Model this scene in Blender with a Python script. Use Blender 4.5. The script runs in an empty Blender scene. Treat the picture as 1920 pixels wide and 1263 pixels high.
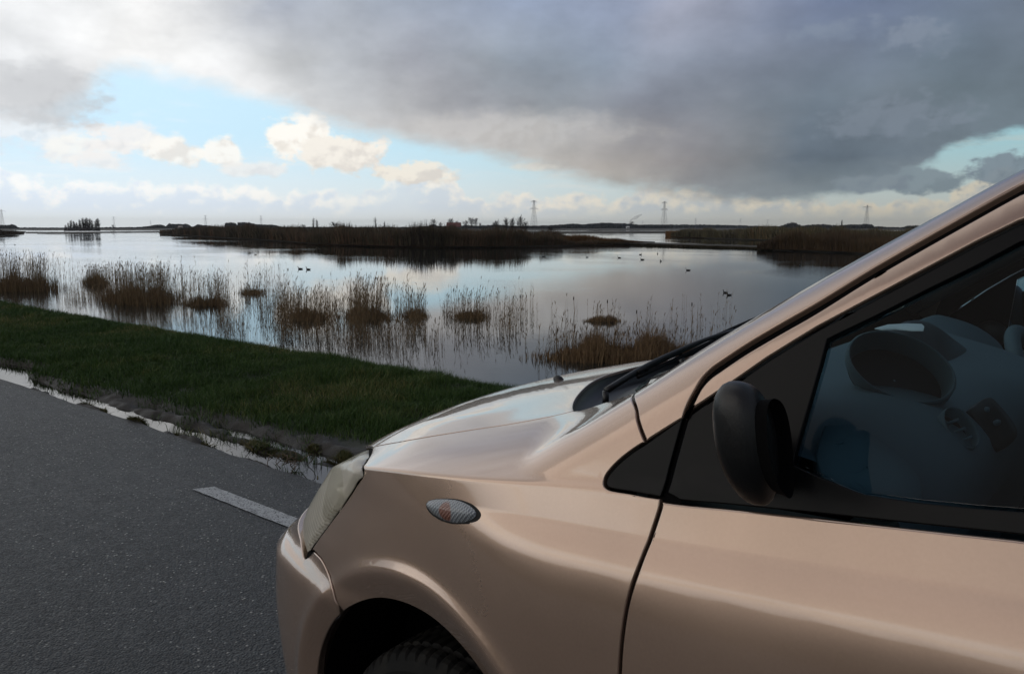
import bpy, math, random
import numpy as np
from mathutils import Vector, geometry
R = math.radians
random.seed(7); rng = np.random.default_rng(7)
sc = bpy.context.scene
col = sc.collection

# ------------------------------------------------------------------ camera
CAM_H = 1.28                       # eye height above the road
CAR_Z = 0.04                       # car space is 4 cm above world zero
FOC = 1500.0 / 1920.0              # 28 mm lens
PITCH = R(7.82); YAW = R(39.5)
cam = bpy.data.objects.new('camera', bpy.data.cameras.new('camera'))
col.objects.link(cam); sc.camera = cam
cam.location = (0, 0, CAM_H)
cam.rotation_euler = (math.pi / 2 - PITCH, 0, YAW)
cam.data.sensor_width = 36; cam.data.lens = 36 * FOC
cam.data.clip_start = 0.05; cam.data.clip_end = 30000
cam.data.dof.use_dof = False

sc.view_settings.view_transform = 'Standard'; sc.view_settings.look = 'None'
sc.view_settings.exposure = 0.0; sc.view_settings.gamma = 1.0
sc.render.film_transparent = False

def s2l(c):
    c = c / 255.0
    return c / 12.92 if c <= .04045 else ((c + .055) / 1.055) ** 2.4
def C(r, g, b, a=1.0): return (s2l(r), s2l(g), s2l(b), a)

def ray(px, py):
    """direction in the world for a place in the 1920 wide photograph"""
    x = (np.asarray(px, float) - 960) / 1500; y = -(np.asarray(py, float) - 631.5) / 1500
    cp, sp = math.cos(PITCH), math.sin(PITCH)
    fwd = cp + y * sp; up = -sp + y * cp
    cy, sy = math.cos(YAW), math.sin(YAW)
    return np.stack([x * cy - fwd * sy, x * sy + fwd * cy, up * np.ones_like(x)], -1)
def at(px, py, z):
    """the place on the level z seen at a pixel"""
    d = ray(px, py); t = (z - CAM_H) / d[..., 2]
    p = d * t[..., None]; p[..., 2] = z
    return p
def sky_pe(px, py):
    """(bearing, elevation) in degrees for a place in the photograph; bearing 0 = the camera heading"""
    d = ray(px, py); d = d / np.linalg.norm(d)
    return math.degrees(math.atan2(d[0], d[1])) + math.degrees(YAW), math.degrees(math.asin(d[2]))

# ------------------------------------------------------------------ node helpers
class NT:
    def __init__(s, tree): s.t = tree; s.n = tree.nodes; s.l = tree.links
    def node(s, typ, **kw):
        n = s.n.new(typ)
        for k, v in kw.items(): setattr(n, k, v)
        return n
    def put(s, sock, v):
        if isinstance(v, bpy.types.NodeSocket): s.l.new(v, sock)
        elif v is not None: sock.default_value = v
    def m(s, op, a, b=None, c=None, clamp=False):
        n = s.node('ShaderNodeMath', operation=op); n.use_clamp = clamp
        s.put(n.inputs[0], a); s.put(n.inputs[1], b); s.put(n.inputs[2], c)
        return n.outputs[0]
    def add(s, a, b): return s.m('ADD', a, b)
    def sub(s, a, b): return s.m('SUBTRACT', a, b)
    def mul(s, a, b): return s.m('MULTIPLY', a, b)
    def step(s, v, lo, hi, a=0.0, b=1.0, smooth=True):
        n = s.node('ShaderNodeMapRange'); n.interpolation_type = 'SMOOTHSTEP' if smooth else 'LINEAR'
        n.clamp = True
        for i, q in enumerate((v, lo, hi, a, b)): s.put(n.inputs[i], q)
        return n.outputs[0]
    def mix(s, f, a, b, mode='MIX'):
        n = s.node('ShaderNodeMix', data_type='RGBA', blend_type=mode)
        s.put(n.inputs[0], f); s.put(n.inputs[6], a); s.put(n.inputs[7], b)
        return n.outputs[2]
    def noise(s, vec, scale, detail=4, rough=.55, dist=0.0, out='Fac', dims='3D'):
        n = s.node('ShaderNodeTexNoise'); n.noise_dimensions = dims
        if vec is not None: s.l.new(vec, n.inputs['Vector'])
        n.inputs['Scale'].default_value = scale; n.inputs['Detail'].default_value = detail
        n.inputs['Roughness'].default_value = rough; n.inputs['Distortion'].default_value = dist
        return n.outputs[out]
    def vor(s, vec, scale, out='Distance', feature='F1', rand=1.0):
        n = s.node('ShaderNodeTexVoronoi', feature=feature)
        if vec is not None: s.l.new(vec, n.inputs['Vector'])
        n.inputs['Scale'].default_value = scale; n.inputs['Randomness'].default_value = rand
        return n.outputs[out]
    def ramp(s, f, stops, interp='LINEAR'):
        n = s.node('ShaderNodeValToRGB'); cr = n.color_ramp; cr.interpolation = interp
        s.put(n.inputs[0], f)
        while len(cr.elements) > 1: cr.elements.remove(cr.elements[-1])
        cr.elements[0].position = stops[0][0]; cr.elements[0].color = stops[0][1]
        for p, c in stops[1:]:
            e = cr.elements.new(p); e.color = c
        return n.outputs[0]
    def vec(s, x, y, z):
        n = s.node('ShaderNodeCombineXYZ')
        for i, q in enumerate((x, y, z)): s.put(n.inputs[i], q)
        return n.outputs[0]
    def sep(s, v):
        n = s.node('ShaderNodeSeparateXYZ'); s.l.new(v, n.inputs[0]); return n.outputs
    def coord(s, which='Object'): return s.node('ShaderNodeTexCoord').outputs[which]
    def vmul(s, v, xyz):
        n = s.node('ShaderNodeVectorMath', operation='MULTIPLY'); s.l.new(v, n.inputs[0]); n.inputs[1].default_value = xyz
        return n.outputs[0]
    def bump(s, h, strength=.5, dist=.01, normal=None):
        n = s.node('ShaderNodeBump'); n.inputs['Strength'].default_value = strength
        n.inputs['Distance'].default_value = dist; s.l.new(h, n.inputs['Height'])
        if normal is not None: s.l.new(normal, n.inputs['Normal'])
        return n.outputs[0]

# ------------------------------------------------------------------ sky
world = bpy.data.worlds.new('World'); sc.world = world; world.use_nodes = True
SUN_EL, SUN_HEAD = 12.0, -112.0      # low winter sun behind thin cloud, off the left edge (bearing from camera heading)
def build_sky():
    t = NT(world.node_tree); t.n.clear()
    out = t.node('ShaderNodeOutputWorld'); bg = t.node('ShaderNodeBackground')
    t.l.new(bg.outputs[0], out.inputs[0])
    d = t.coord('Generated'); x, y, z = t.sep(d)
    P = t.add(t.mul(t.m('ARCTAN2', x, y), 180 / math.pi), math.degrees(YAW))
    P = t.m('WRAP', P, 180.0, -180.0)
    E = t.mul(t.m('ARCSINE', z), 180 / math.pi)
    # domain warp so that every edge is ragged like cloud
    q = t.vmul(d, (1, 1, 2.2))
    nbig = t.node('ShaderNodeTexNoise'); t.l.new(q, nbig.inputs['Vector'])
    nbig.inputs['Scale'].default_value = 5.0; nbig.inputs['Detail'].default_value = 8; nbig.inputs['Roughness'].default_value = .58
    wr, wg, wb = t.sep(nbig.outputs['Color'])
    fine = t.noise(q, 22.0, 7, .6)
    fine2 = t.noise(q, 60.0, 5, .6)
    Pw = t.add(P, t.mul(t.sub(wr, .5), 9.0))
    Ew = t.add(E, t.add(t.mul(t.sub(wg, .5), 2.6), t.mul(t.sub(fine, .5), .9)))
    posP = t.add(t.mul(Pw, 1 / 360.0), .5)
    def prow(stops):                    # stops: (px or None, bearing, colour)
        st = []
        for p, c in stops: st.append((p / 360.0 + .5, c))
        st.sort(key=lambda a: a[0]); return t.ramp(posP, st)
    def pix(row_y, items, ends):
        s = [(sky_pe(x_, row_y)[0], C(*c_)) for x_, c_ in items]
        return prow(s + [(p_, C(*c_)) for p_, c_ in ends])
    back = (205, 200, 190)
    rows = []
    rows.append((45, prow([(-180, C(112, 112, 124)), (-110, C(116, 114, 126)), (-70, C(205, 206, 208)), (-40, C(212, 214, 218)), (0, C(150, 160, 178)), (50, C(120, 132, 150)), (100, C(130, 138, 152)), (180, C(112, 112, 124))])))
    rows.append((sky_pe(960, 20)[1], pix(20, [(0, (234, 235, 236)), (150, (214, 216, 218)), (260, (232, 232, 232)), (400, (194, 197, 202)), (500, (162, 168, 180)), (640, (166, 172, 182)), (800, (150, 158, 172)), (1000, (142, 154, 176)), (1150, (140, 150, 172)), (1250, (160, 164, 181)), (1400, (140, 148, 168)), (1550, (112, 125, 152)), (1700, (115, 128, 152)), (1920, (122, 134, 152))],
        [(-179, (132, 132, 142)), (-135, (134, 128, 134)), (-100, (146, 140, 144)), (-72, (216, 214, 210)), (-55, (224, 224, 224)), (60, (120, 130, 146)), (110, (130, 136, 148)), (179, (132, 132, 142))])))
    rows.append((sky_pe(960, 120)[1], pix(120, [(0, (220, 222, 224)), (120, (228, 229, 230)), (230, (240, 240, 239)), (400, (224, 225, 226)), (520, (192, 194, 196)), (640, (176, 180, 186)), (800, (158, 161, 170)), (950, (142, 150, 160)), (1100, (138, 150, 166)), (1250, (148, 156, 172)), (1400, (125, 134, 150)), (1600, (116, 128, 146)), (1750, (110, 125, 140)), (1920, (110, 122, 136))],
        [(-179, (130, 128, 134)), (-135, (118, 114, 122)), (-100, (134, 128, 130)), (-72, (232, 228, 218)), (-55, (228, 228, 226)), (60, (118, 126, 140)), (110, (125, 130, 140)), (179, (130, 128, 134))])))
    rows.append((sky_pe(960, 200)[1], pix(200, [(0, (196, 198, 200)), (120, (202, 203, 205)), (300, (236, 236, 236)), (500, (226, 227, 228)), (640, (192, 194, 196)), (800, (164, 165, 169)), (900, (148, 150, 156)), (1050, (140, 146, 153)), (1200, (138, 143, 155)), (1350, (126, 133, 143)), (1500, (112, 125, 138)), (1650, (118, 130, 142)), (1800, (106, 120, 130)), (1920, (105, 118, 128))],
        [(-179, (150, 142, 140)), (-135, (148, 138, 132)), (-100, (170, 158, 146)), (-72, (240, 234, 222)), (-55, (230, 230, 228)), (60, (116, 124, 136)), (110, (130, 132, 138)), (179, (150, 142, 140))])))
    rows.append((sky_pe(960, 300)[1], pix(300, [(0, (216, 218, 220)), (600, (212, 212, 210)), (700, (206, 203, 199)), (850, (196, 193, 190)), (1000, (190, 186, 181)), (1130, (166, 161, 157)), (1260, (138, 136, 138)), (1400, (120, 125, 130)), (1500, (97, 109, 121)), (1620, (99, 112, 124)), (1750, (108, 120, 130)), (1920, (120, 135, 145))],
        [(-179, (182, 172, 162)), (-135, (206, 194, 178)), (-100, (226, 214, 196)), (-60, (236, 234, 228)), (60, (120, 126, 134)), (110, (140, 138, 138)), (179, (182, 172, 162))])))
    rows.append((sky_pe(960, 352)[1], pix(352, [(0, (225, 228, 230)), (900, (214, 210, 203)), (1080, (200, 195, 186)), (1200, (162, 160, 157)), (1300, (136, 140, 144)), (1450, (129, 137, 142)), (1600, (125, 138, 145)), (1700, (140, 150, 155)), (1920, (150, 160, 165))],
        [(-179, (200, 190, 174)), (-110, (240, 230, 210)), (60, (130, 134, 138)), (110, (150, 146, 140)), (179, (190, 180, 166))])))
    deck = rows[0][1]
    for k in range(1, len(rows)):
        deck = t.mix(t.step(Ew, rows[k - 1][0], rows[k][0], smooth=False), deck, rows[k][1])
    # relief: how much a lump faces the light, from two samples of one noise
    def relief(sq, scale, det):
        a_ = t.noise(t.vmul(d, (1, 1, sq)), scale, det, .55)
        sh_ = t.node('ShaderNodeVectorMath', operation='ADD'); t.l.new(t.vmul(d, (1, 1, sq)), sh_.inputs[0]); sh_.inputs[1].default_value = (-.25 / scale, -.12 / scale, .30 / scale)
        return t.sub(a_, t.noise(sh_.outputs[0], scale, det, .55))
    # texture in the deck: soft lumps, brighter on their upper left
    lump = t.sub(t.noise(t.vmul(d, (1, 1, 3.2)), 7.0, 7, .6), .5)
    lump2 = t.sub(t.noise(t.vmul(d, (1, 1, 2.4)), 18.0, 6, .6), .5)
    rl = relief(1.5, 8.0, 6)
    k_ = t.add(1.0, t.add(t.mul(lump, .24), t.add(t.mul(lump2, .18), t.mul(rl, .6))))
    mulc = t.node('ShaderNodeVectorMath', operation='SCALE'); t.l.new(deck, mulc.inputs[0]); t.l.new(k_, mulc.inputs['Scale'])
    deck = mulc.outputs[0]
    # edge elevation of the deck as a function of bearing (stored as grey / 20 degrees)
    edge_px = [(-150, 230), (0, 228), (90, 215), (150, 150), (200, 118), (300, 135), (400, 158), (560, 200), (620, 225), (700, 240), (780, 262), (900, 292), (1080, 325), (1150, 342), (1400, 368), (1500, 368), (1600, 356), (1690, 335), (1760, 290), (1830, 265), (1920, 235)]
    st = []
    for x_, y_ in edge_px:
        p_, e_ = sky_pe(x_, y_); st.append((p_ / 360 + .5, (e_ / 20,) * 3 + (1,)))
    for p_, e_ in ((-179.9, 6.5), (-150, 7.5), (-135, 8.5), (-120, 7.5), (-105, 9.0), (-85, 10), (-60, 10), (45, 6), (70, 4), (120, 6), (179.9, 6.5)): st.append((p_ / 360 + .5, (e_ / 20,) * 3 + (1,)))
    st.sort(key=lambda a: a[0])
    Pe = t.add(t.mul(t.add(P, t.mul(t.sub(wr, .5), 4.0)), 1 / 360.0), .5)
    edge = t.mul(t.ramp(Pe, st), 20.0)
    Ee = t.add(E, t.add(t.mul(t.sub(wb, .5), 2.4), t.add(t.mul(t.sub(fine, .5), 1.4), t.mul(t.sub(fine2, .5), .5))))
    soft = t.step(P, 5.0, 25.0, .9, .45)
    dmask = t.step(t.sub(Ee, edge), t.mul(soft, -1), soft)
    # clear sky: the physical sky, low sun, under a thin veil
    ns = t.node('ShaderNodeTexSky'); ns.sky_type = 'NISHITA'; ns.sun_disc = False
    ns.sun_elevation = R(SUN_EL); ns.sun_rotation = R(SUN_HEAD) - YAW
    ns.altitude = 0; ns.air_density = 1.0; ns.dust_density = 1.5; ns.ozone_density = 2.0
    nsk = t.node('ShaderNodeVectorMath', operation='SCALE'); t.l.new(ns.outputs[0], nsk.inputs[0]); nsk.inputs['Scale'].default_value = .10
    leftness = t.step(P, -32.0, 30.0)
    veil_hi = t.mix(leftness, C(204, 234, 252), C(158, 202, 212))
    veil_lo = t.mix(leftness, C(236, 243, 246), C(190, 194, 188))
    clear = t.mix(t.step(E, 0.3, 6.5), veil_lo, veil_hi)
    clear = t.mix(.94, nsk.outputs[0], clear)
    wisp = t.step(t.noise(t.vmul(d, (1, 1, 7)), 7, 7, .62), .52, .72)
    clear = t.mix(t.mul(wisp, .45), clear, t.mix(leftness, C(238, 240, 242), C(205, 200, 188)))
    # low bank of cumulus over the horizon: lit tops, blue-grey bodies
    lowtop = [(-200, 330), (0, 312), (110, 350), (140, 330), (210, 335), (270, 352), (320, 338), (390, 345), (450, 348), (520, 362), (600, 352), (680, 368), (740, 318), (850, 335), (890, 372), (960, 362), (1150, 372), (1210, 350), (1300, 360), (1450, 372), (1650, 378), (1780, 372), (1850, 320), (1920, 330)]
    st = []
    for x_, y_ in lowtop:
        p_, e_ = sky_pe(x_, y_); st.append((p_ / 360 + .5, (max(e_, .2) / 10,) * 3 + (1,)))
    for p_, e_ in ((-179.9, 3.), (-100, 5), (-60, 4), (60, 3), (110, 2.5), (179.9, 3.)): st.append((p_ / 360 + .5, (e_ / 10,) * 3 + (1,)))
    st.sort(key=lambda a: a[0])
    Pl = t.add(t.mul(t.add(P, t.mul(t.sub(fine, .5), 3.0)), 1 / 360.0), .5)
    ltop = t.mul(t.ramp(Pl, st), 10.0)
    puff = t.noise(t.vmul(d, (1, 1, 1.2)), 40.0, 6, .55)
    puff2 = t.vor(t.vmul(d, (1, 1, 1.1)), 46.0)
    dl = t.sub(ltop, t.add(E, t.add(t.mul(t.sub(puff, .5), 2.4), t.mul(t.sub(puff2, .4), .5))))
    lmask = t.mul(t.step(dl, -.22, .32), t.step(t.noise(t.vmul(d, (1, 1, 1.2)), 9.0, 3, .5), .30, .52, .55, 1.0))
    lit = t.mix(leftness, C(250, 249, 246), C(214, 202, 178))
    bod = t.mix(leftness, C(218, 229, 241), C(168, 172, 172))
    foot = t.mix(leftness, C(236, 242, 244), C(184, 182, 170))
    rel = relief(1.3, 34.0, 5)
    lowc = t.mix(t.step(t.add(dl, t.mul(rel, -5.0)), -.35, 1.5), lit, bod)
    lowc = t.mix(t.step(E, 1.5, .3), lowc, foot)
    skyc = t.mix(t.mul(lmask, .88), clear, lowc)
    # free standing mid-height clouds
    def blob(cx, cy, rx, ry, c_lit, c_sh, amp=.9, fade=.2, a=1.0):
        nonlocal skyc
        p0, e0 = sky_pe(cx, cy); sx = rx / 26.2; sy = ry / 26.2
        u_ = t.m('DIVIDE', t.sub(P, p0), sx); v_ = t.m('DIVIDE', t.sub(E, e0), sy)
        r_ = t.m('SQRT', t.add(t.mul(u_, u_), t.mul(v_, v_)))
        r_ = t.add(r_, t.add(t.mul(t.sub(puff, .5), amp * 1.6), t.add(t.mul(t.sub(fine, .5), amp * 1.6), t.add(t.mul(t.sub(fine2, .5), .9 * amp), t.mul(t.sub(puff2, .4), .4 * amp)))))
        m_ = t.mul(t.step(r_, 1.0 + fade, 1.0 - fade), a)
        sh = t.mix(t.step(t.add(t.sub(u_, v_), t.add(t.mul(rel, -9.0), t.mul(t.sub(fine, .5), 1.2))), -.5, 1.5), C(*c_lit), C(*c_sh))
        skyc = t.mix(m_, skyc, sh)
    W = (244, 242, 236)
    blob(70, 250, 90, 30, (232, 234, 236), (216, 221, 226), 1.2, .5, .8)
    blob(150, 275, 60, 22, W, (230, 230, 230), 1.1, .4, .7)
    blob(250, 262, 70, 22, (236, 234, 232), (222, 222, 222), 1.0, .35, .9)
    blob(320, 282, 48, 30, W, (226, 222, 216), .9, .3, .9)
    blob(195, 302, 40, 15, (236, 234, 232), (226, 226, 226), .9, .35, .8)
    blob(418, 285, 36, 26, W, (228, 223, 216), .8, .24, .92)
    blob(470, 318, 60, 12, (232, 232, 230), (220, 220, 220), 1.0, .4, .8)
    blob(560, 255, 62, 36, (245, 242, 235), (226, 221, 213), .8, .22, 1)
    blob(640, 290, 82, 34, (236, 231, 222), (218, 213, 206), .8, .22, 1)
    blob(790, 325, 72, 20, (232, 226, 214), (212, 206, 198), .8, .2, .95)
    blob(1010, 312, 50, 7, (220, 216, 206), (205, 200, 194), .9, .5, .8)
    skyc = t.mix(dmask, skyc, deck)
    # dark stray scraps under the right end of the deck, and small bright folds
    blob(1735, 340, 60, 22, (128, 142, 150), (118, 132, 140), 1.0, .25, .95)
    blob(1620, 345, 60, 15, (128, 140, 148), (120, 132, 142), 1.0, .3, .9)
    blob(1890, 315, 50, 26, (126, 140, 150), (112, 126, 136), .9, .2, .95)
    blob(1560, 58, 80, 16, (135, 147, 164), (126, 139, 158), 1.6, .5, .55)
    blob(1730, 70, 50, 26, (140, 150, 165), (122, 134, 150), 1.3, .4, .5)
    blob(1690, 225, 110, 34, (128, 139, 152), (116, 128, 140), 1.0, .3, .6)
    blob(960, 242, 190, 28, (196, 194, 192), (186, 183, 180), .6, .6, .6)
    blob(90, 178, 80, 50, (196, 198, 201), (186, 188, 191), .7, .35, .75)
    def streak(p0, e0, sx, sy, c_, a):
        nonlocal skyc
        u_ = t.m('DIVIDE', t.sub(P, p0), sx); v_ = t.m('DIVIDE', t.sub(E, t.add(e0, t.mul(t.sub(wr, .5), 3.0))), sy)
        r_ = t.add(t.m('SQRT', t.add(t.mul(u_, u_), t.mul(v_, v_))), t.mul(t.sub(fine, .5), 1.6))
        skyc = t.mix(t.mul(t.step(r_, 1.25, .55), a), skyc, C(*c_))
    for q_ in ((-112, 5.2, 15, .8, (232, 218, 198), .85), (-128, 3.2, 12, .9, (236, 224, 204), .8), (-134, 7.5, 10, .7, (196, 184, 176), .7), (-104, 8.8, 12, .9, (198, 190, 182), .6), (-120, 11.5, 14, .8, (168, 160, 158), .5), (-88, 7.0, 8, 2.0, (244, 238, 226), .9)): streak(*q_)
    # ground colour under the horizon (never seen, keeps the light from below dim)
    skyc = t.mix(t.step(E, -.4, -1.2), skyc, (.045, .05, .045, 1))
    gain = t.node('ShaderNodeVectorMath', operation='SCALE'); t.l.new(skyc, gain.inputs[0]); t.l.new(t.mul(t.step(P, -130.0, -40.0, .0, 1.0), t.step(P, -8.0, 22.0, .15, .0)), gain.inputs['Scale'])
    ad = t.node('ShaderNodeVectorMath', operation='ADD'); t.l.new(skyc, ad.inputs[0]); t.l.new(gain.outputs[0], ad.inputs[1]); skyc = ad.outputs[0]
    t.l.new(skyc, bg.inputs['Color']); bg.inputs['Strength'].default_value = 1.0
build_sky()

sun = bpy.data.objects.new('sun', bpy.data.lights.new('sun', 'SUN')); col.objects.link(sun)
sun.data.energy = 0.6; sun.data.angle = R(65); sun.data.color = (1.0, .93, .82)
_h = R(SUN_HEAD) - YAW             # heading measured from +Y clockwise
_s = Vector((math.sin(_h) * math.cos(R(SUN_EL)), math.cos(_h) * math.cos(R(SUN_EL)), math.sin(R(SUN_EL))))
sun.rotation_euler = _s.to_track_quat('Z', 'Y').to_euler()

# ------------------------------------------------------------------ object helpers
def tag(o, label=None, cat=None, group=None, kind=None):
    if label: o['label'] = label
    if cat: o['category'] = cat
    if group: o['group'] = group
    if kind: o['kind'] = kind
    return o
def thing(name, label, cat, loc, group=None):
    o = bpy.data.objects.new(name, None); col.objects.link(o); o.location = loc
    o.empty_display_size = .2
    return tag(o, label, cat, group)
def worldloc(o):
    v = Vector((0, 0, 0))
    while o is not None: v = v + o.location; o = o.parent
    return v
def mk(name, V, F, mat, parent=None, smooth=True, normals=None, origin=None, mi=None):
    """one mesh object from world coordinates"""
    V = np.asarray(V, float)
    if parent is not None: org = worldloc(parent)
    else: org = Vector(origin) if origin is not None else Vector((0, 0, 0))
    me = bpy.data.meshes.new(name)
    Vl = V - np.array(org)
    if isinstance(F, np.ndarray) and F.ndim == 2:
        n, k = F.shape
        me.vertices.add(len(Vl)); me.vertices.foreach_set('co', Vl.astype(np.float32).ravel())
        me.loops.add(n * k); me.loops.foreach_set('vertex_index', F.astype(np.int32).ravel())
        me.polygons.add(n); me.polygons.foreach_set('loop_start', np.arange(0, n * k, k, dtype=np.int32))
        me.polygons.foreach_set('loop_total', np.full(n, k, dtype=np.int32))
        me.update(calc_edges=True)
    else:
        me.from_pydata([tuple(v) for v in Vl], [], [tuple(f) for f in F])
    me.validate()
    mats = mat if isinstance(mat, (list, tuple)) else [mat]
    for m in mats: me.materials.append(m)
    if mi is not None: me.polygons.foreach_set('material_index', np.asarray(mi, dtype=np.int32))
    if smooth: me.polygons.foreach_set('use_smooth', np.ones(len(me.polygons), dtype=bool))
    if normals is not None and len(normals) == len(me.vertices):
        me.normals_split_custom_set_from_vertices(np.asarray(normals, float).tolist())
    me.update()
    o = bpy.data.objects.new(name, me); col.objects.link(o)
    if parent is not None: o.parent = parent
    elif origin is not None: o.location = origin
    return o
class MB:
    """collects several shapes for one mesh"""
    def __init__(s): s.v = []; s.f = []
    def add(s, V, F):
        b = len(s.v); s.v += [tuple(map(float, v)) for v in V]; s.f += [tuple(int(i) + b for i in f) for f in F]
    def box(s, c, size, rot=None):
        c = np.array(c, float); h = np.array(size) / 2
        V = np.array([(x, y, z) for x in (-1, 1) for y in (-1, 1) for z in (-1, 1)]) * h
        if rot is not None: V = V @ np.array(rot).T
        s.add(V + c, [(0, 1, 3, 2), (4, 6, 7, 5), (0, 4, 5, 1), (2, 3, 7, 6), (0, 2, 6, 4), (1, 5, 7, 3)])
    def tube(s, pts, r, n=8, cap=True):
        pts = [np.array(p, float) for p in pts]; m = len(pts)
        rr = [r] * m if np.isscalar(r) else list(r)
        V = []
        prev = None
        for i, p in enumerate(pts):
            d = pts[min(i + 1, m - 1)] - pts[max(i - 1, 0)]; d = d / (np.linalg.norm(d) + 1e-12)
            a = prev if prev is not None else (np.array([0, 0, 1.]) if abs(d[2]) < .9 else np.array([1., 0, 0]))
            a = a - d * a.dot(d); a /= np.linalg.norm(a) + 1e-12; prev = a
            b = np.cross(d, a)
            for k in range(n):
                th = 2 * math.pi * k / n
                V.append(p + rr[i] * (math.cos(th) * a + math.sin(th) * b))
        F = [(i * n + k, i * n + (k + 1) % n, (i + 1) * n + (k + 1) % n, (i + 1) * n + k) for i in range(m - 1) for k in range(n)]
        if cap: F += [tuple(range(n))[::-1], tuple((m - 1) * n + k for k in range(n))]
        s.add(V, F)
    def grid(s, G, closed=False):
        G = np.asarray(G, float); a, b = G.shape[:2]
        F = []
        for i in range(a - 1):
            for j in range(b if closed else b - 1):
                F.append((i * b + j, i * b + (j + 1) % b, (i + 1) * b + (j + 1) % b, (i + 1) * b + j))
        s.add(G.reshape(-1, 3), F)
    def build(s, name, mat, parent=None, smooth=True, origin=None):
        return mk(name, s.v, s.f, mat, parent, smooth, origin=origin)

def material(name, color=(.5, .5, .5, 1), rough=.5, metal=0.0, spec=.5, coat=0.0, fn=None):
    m = bpy.data.materials.new(name); m.use_nodes = True
    t = NT(m.node_tree); b = t.n['Principled BSDF']
    b.inputs['Base Color'].default_value = color; b.inputs['Roughness'].default_value = rough
    b.inputs['Metallic'].default_value = metal; b.inputs['Specular IOR Level'].default_value = spec
    b.inputs['Coat Weight'].default_value = coat; b.inputs['Coat Roughness'].default_value = .03
    if fn: fn(t, b)
    return m

# ================================================================== the car body: one smooth solid, its panels cut out of its skin
# car space: u back from the bumper tip, w out from the centre line, z up (metres)
CU, CY = 1.63, 1.70
def car2world(p):
    p = np.asarray(p, float); return np.stack([p[..., 0] - CU, CY - p[..., 1], p[..., 2] + CAR_Z], -1)
def pchip(xs, ys):
    xs = np.array(xs, float); ys = np.array(ys, float)
    h = np.diff(xs); dl = np.diff(ys) / h; d = np.zeros_like(ys)
    for i in range(1, len(xs) - 1):
        if dl[i - 1] * dl[i] > 0:
            w1 = 2 * h[i] + h[i - 1]; w2 = h[i] + 2 * h[i - 1]
            d[i] = (w1 + w2) / (w1 / dl[i - 1] + w2 / dl[i])
    d[0] = dl[0]; d[-1] = dl[-1]
    def f(x):
        x = np.clip(x, xs[0] - 1, xs[-1] + 1); i = np.clip(np.searchsorted(xs, x) - 1, 0, len(h) - 1)
        t = (x - xs[i]) / h[i]
        lo = x < xs[0]; hi = x > xs[-1]
        t2 = t * t; t3 = t2 * t
        r = (2 * t3 - 3 * t2 + 1) * ys[i] + (t3 - 2 * t2 + t) * h[i] * d[i] + (-2 * t3 + 3 * t2) * ys[i + 1] + (t3 - t2) * h[i] * d[i + 1]
        r = np.where(lo, ys[0] + (x - xs[0]) * d[0], r); r = np.where(hi, ys[-1] + (x - xs[-1]) * d[-1], r)
        return r
    return f
def smax(a, b, k):
    d = np.clip(.5 + .5 * (a - b) / k, 0, 1)
    return b * (1 - d) + a * d + k * d * (1 - d)
def smin(a, b, k): return -smax(-a, -b, k)
def sstep(x, a, b):
    t = np.clip((x - a) / (b - a), 0, 1); return t * t * (3 - 2 * t)

h_mid = pchip([-.1, .02, .11, .25, .4, .64, .9, 1.2, 1.6], [.60, .668, .752, .808, .846, .897, .945, .97, .99])      # bonnet centre line
h_edge = pchip([-.1, .1, .25, .37, .47, .7, .916, 1.05, 1.3], [.57, .665, .742, .792, .824, .874, .940, .985, 1.05])   # bonnet at w = .66
z_belt = pchip([0, .3, .52, .83, 1.064, 1.3, 1.55, 2.2, 3.0, 3.6], [.66, .735, .800, .856, .890, .919, .950, .99, 1.02, 1.0])
z_low = pchip([.6, .85, 1.15, 1.55, 2.2, 3.2], [.775, .811, .839, .884, .94, .99])
s_out = pchip([0, .3, .5, .7, .9, 1.05, 1.2], [.12, .16, .24, .36, .58, .82, .95])
plan = pchip([-.1, 0, .06, .12, .2, .3, .42, .55, .7, .9, 1.2, 2.6, 3.1, 3.4, 3.6], [.42, .30, .235, .185, .135, .088, .050, .024, .009, .001, 0, 0, .02, .06, .12])
nose = pchip([.1, .2, .33, .45, .56, .62, .68, .75, .85], [.14, .085, .03, .0, .005, .03, .08, .16, .30])
# tilt of the side (degrees, + = faces up) as a function of height under / over the lower crease
_s = np.linspace(-.9, .5, 2801)
def _tab(deg):
    tt = np.tan(np.radians(deg)); c = np.concatenate([[0], np.cumsum((tt[1:] + tt[:-1]) / 2 * np.diff(_s))])
    return c
_crease = _tab(np.interp(_s, [-.9, -.5, -.33, -.22, -.13, -.08, -.055, -.035, -.012, -.0025, .0025, .02, .06, .5], [-14, -5, 0, 3.5, 7.5, 11.2, 13.6, 19, 27, 28, 17, 16.5, 15.5, 17]))
_plain = _tab(np.interp(_s, [-.9, -.5, -.33, -.15, 0, .05, .12, .5], [-14, -6, 0, 6, 11, 12.5, 14, 22]))
_crease -= np.interp(0, _s, _crease); _plain -= np.interp(0, _s, _plain)
AR_U, AR_Z, AR_R = .70, .27, .333           # front wheel opening
AR2_U = 3.07
def Wside(u, z):
    s = z - z_low(u)
    k = sstep(u, .70, .98)
    w = .818 - (np.interp(s, _s, _crease) * k + np.interp(s, _s, _plain) * (1 - k)) - plan(u) * (1 + .12 * sstep(z, .57, .66) + .34 * sstep(z, .62, .76) - .32 * sstep(-z, -.585, -.535))
    for au in (AR_U, AR2_U):
        r = np.hypot(u - au, z - AR_Z)
        up = sstep(z, .1, .35)
        w = w + up * (.006 * np.exp(-(np.clip(r - .384, 0, 9) / .020) ** 2) - .42 * .004 * np.log1p(np.exp(np.clip((.383 - r) / .004, -30, 30))))
    return w
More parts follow.
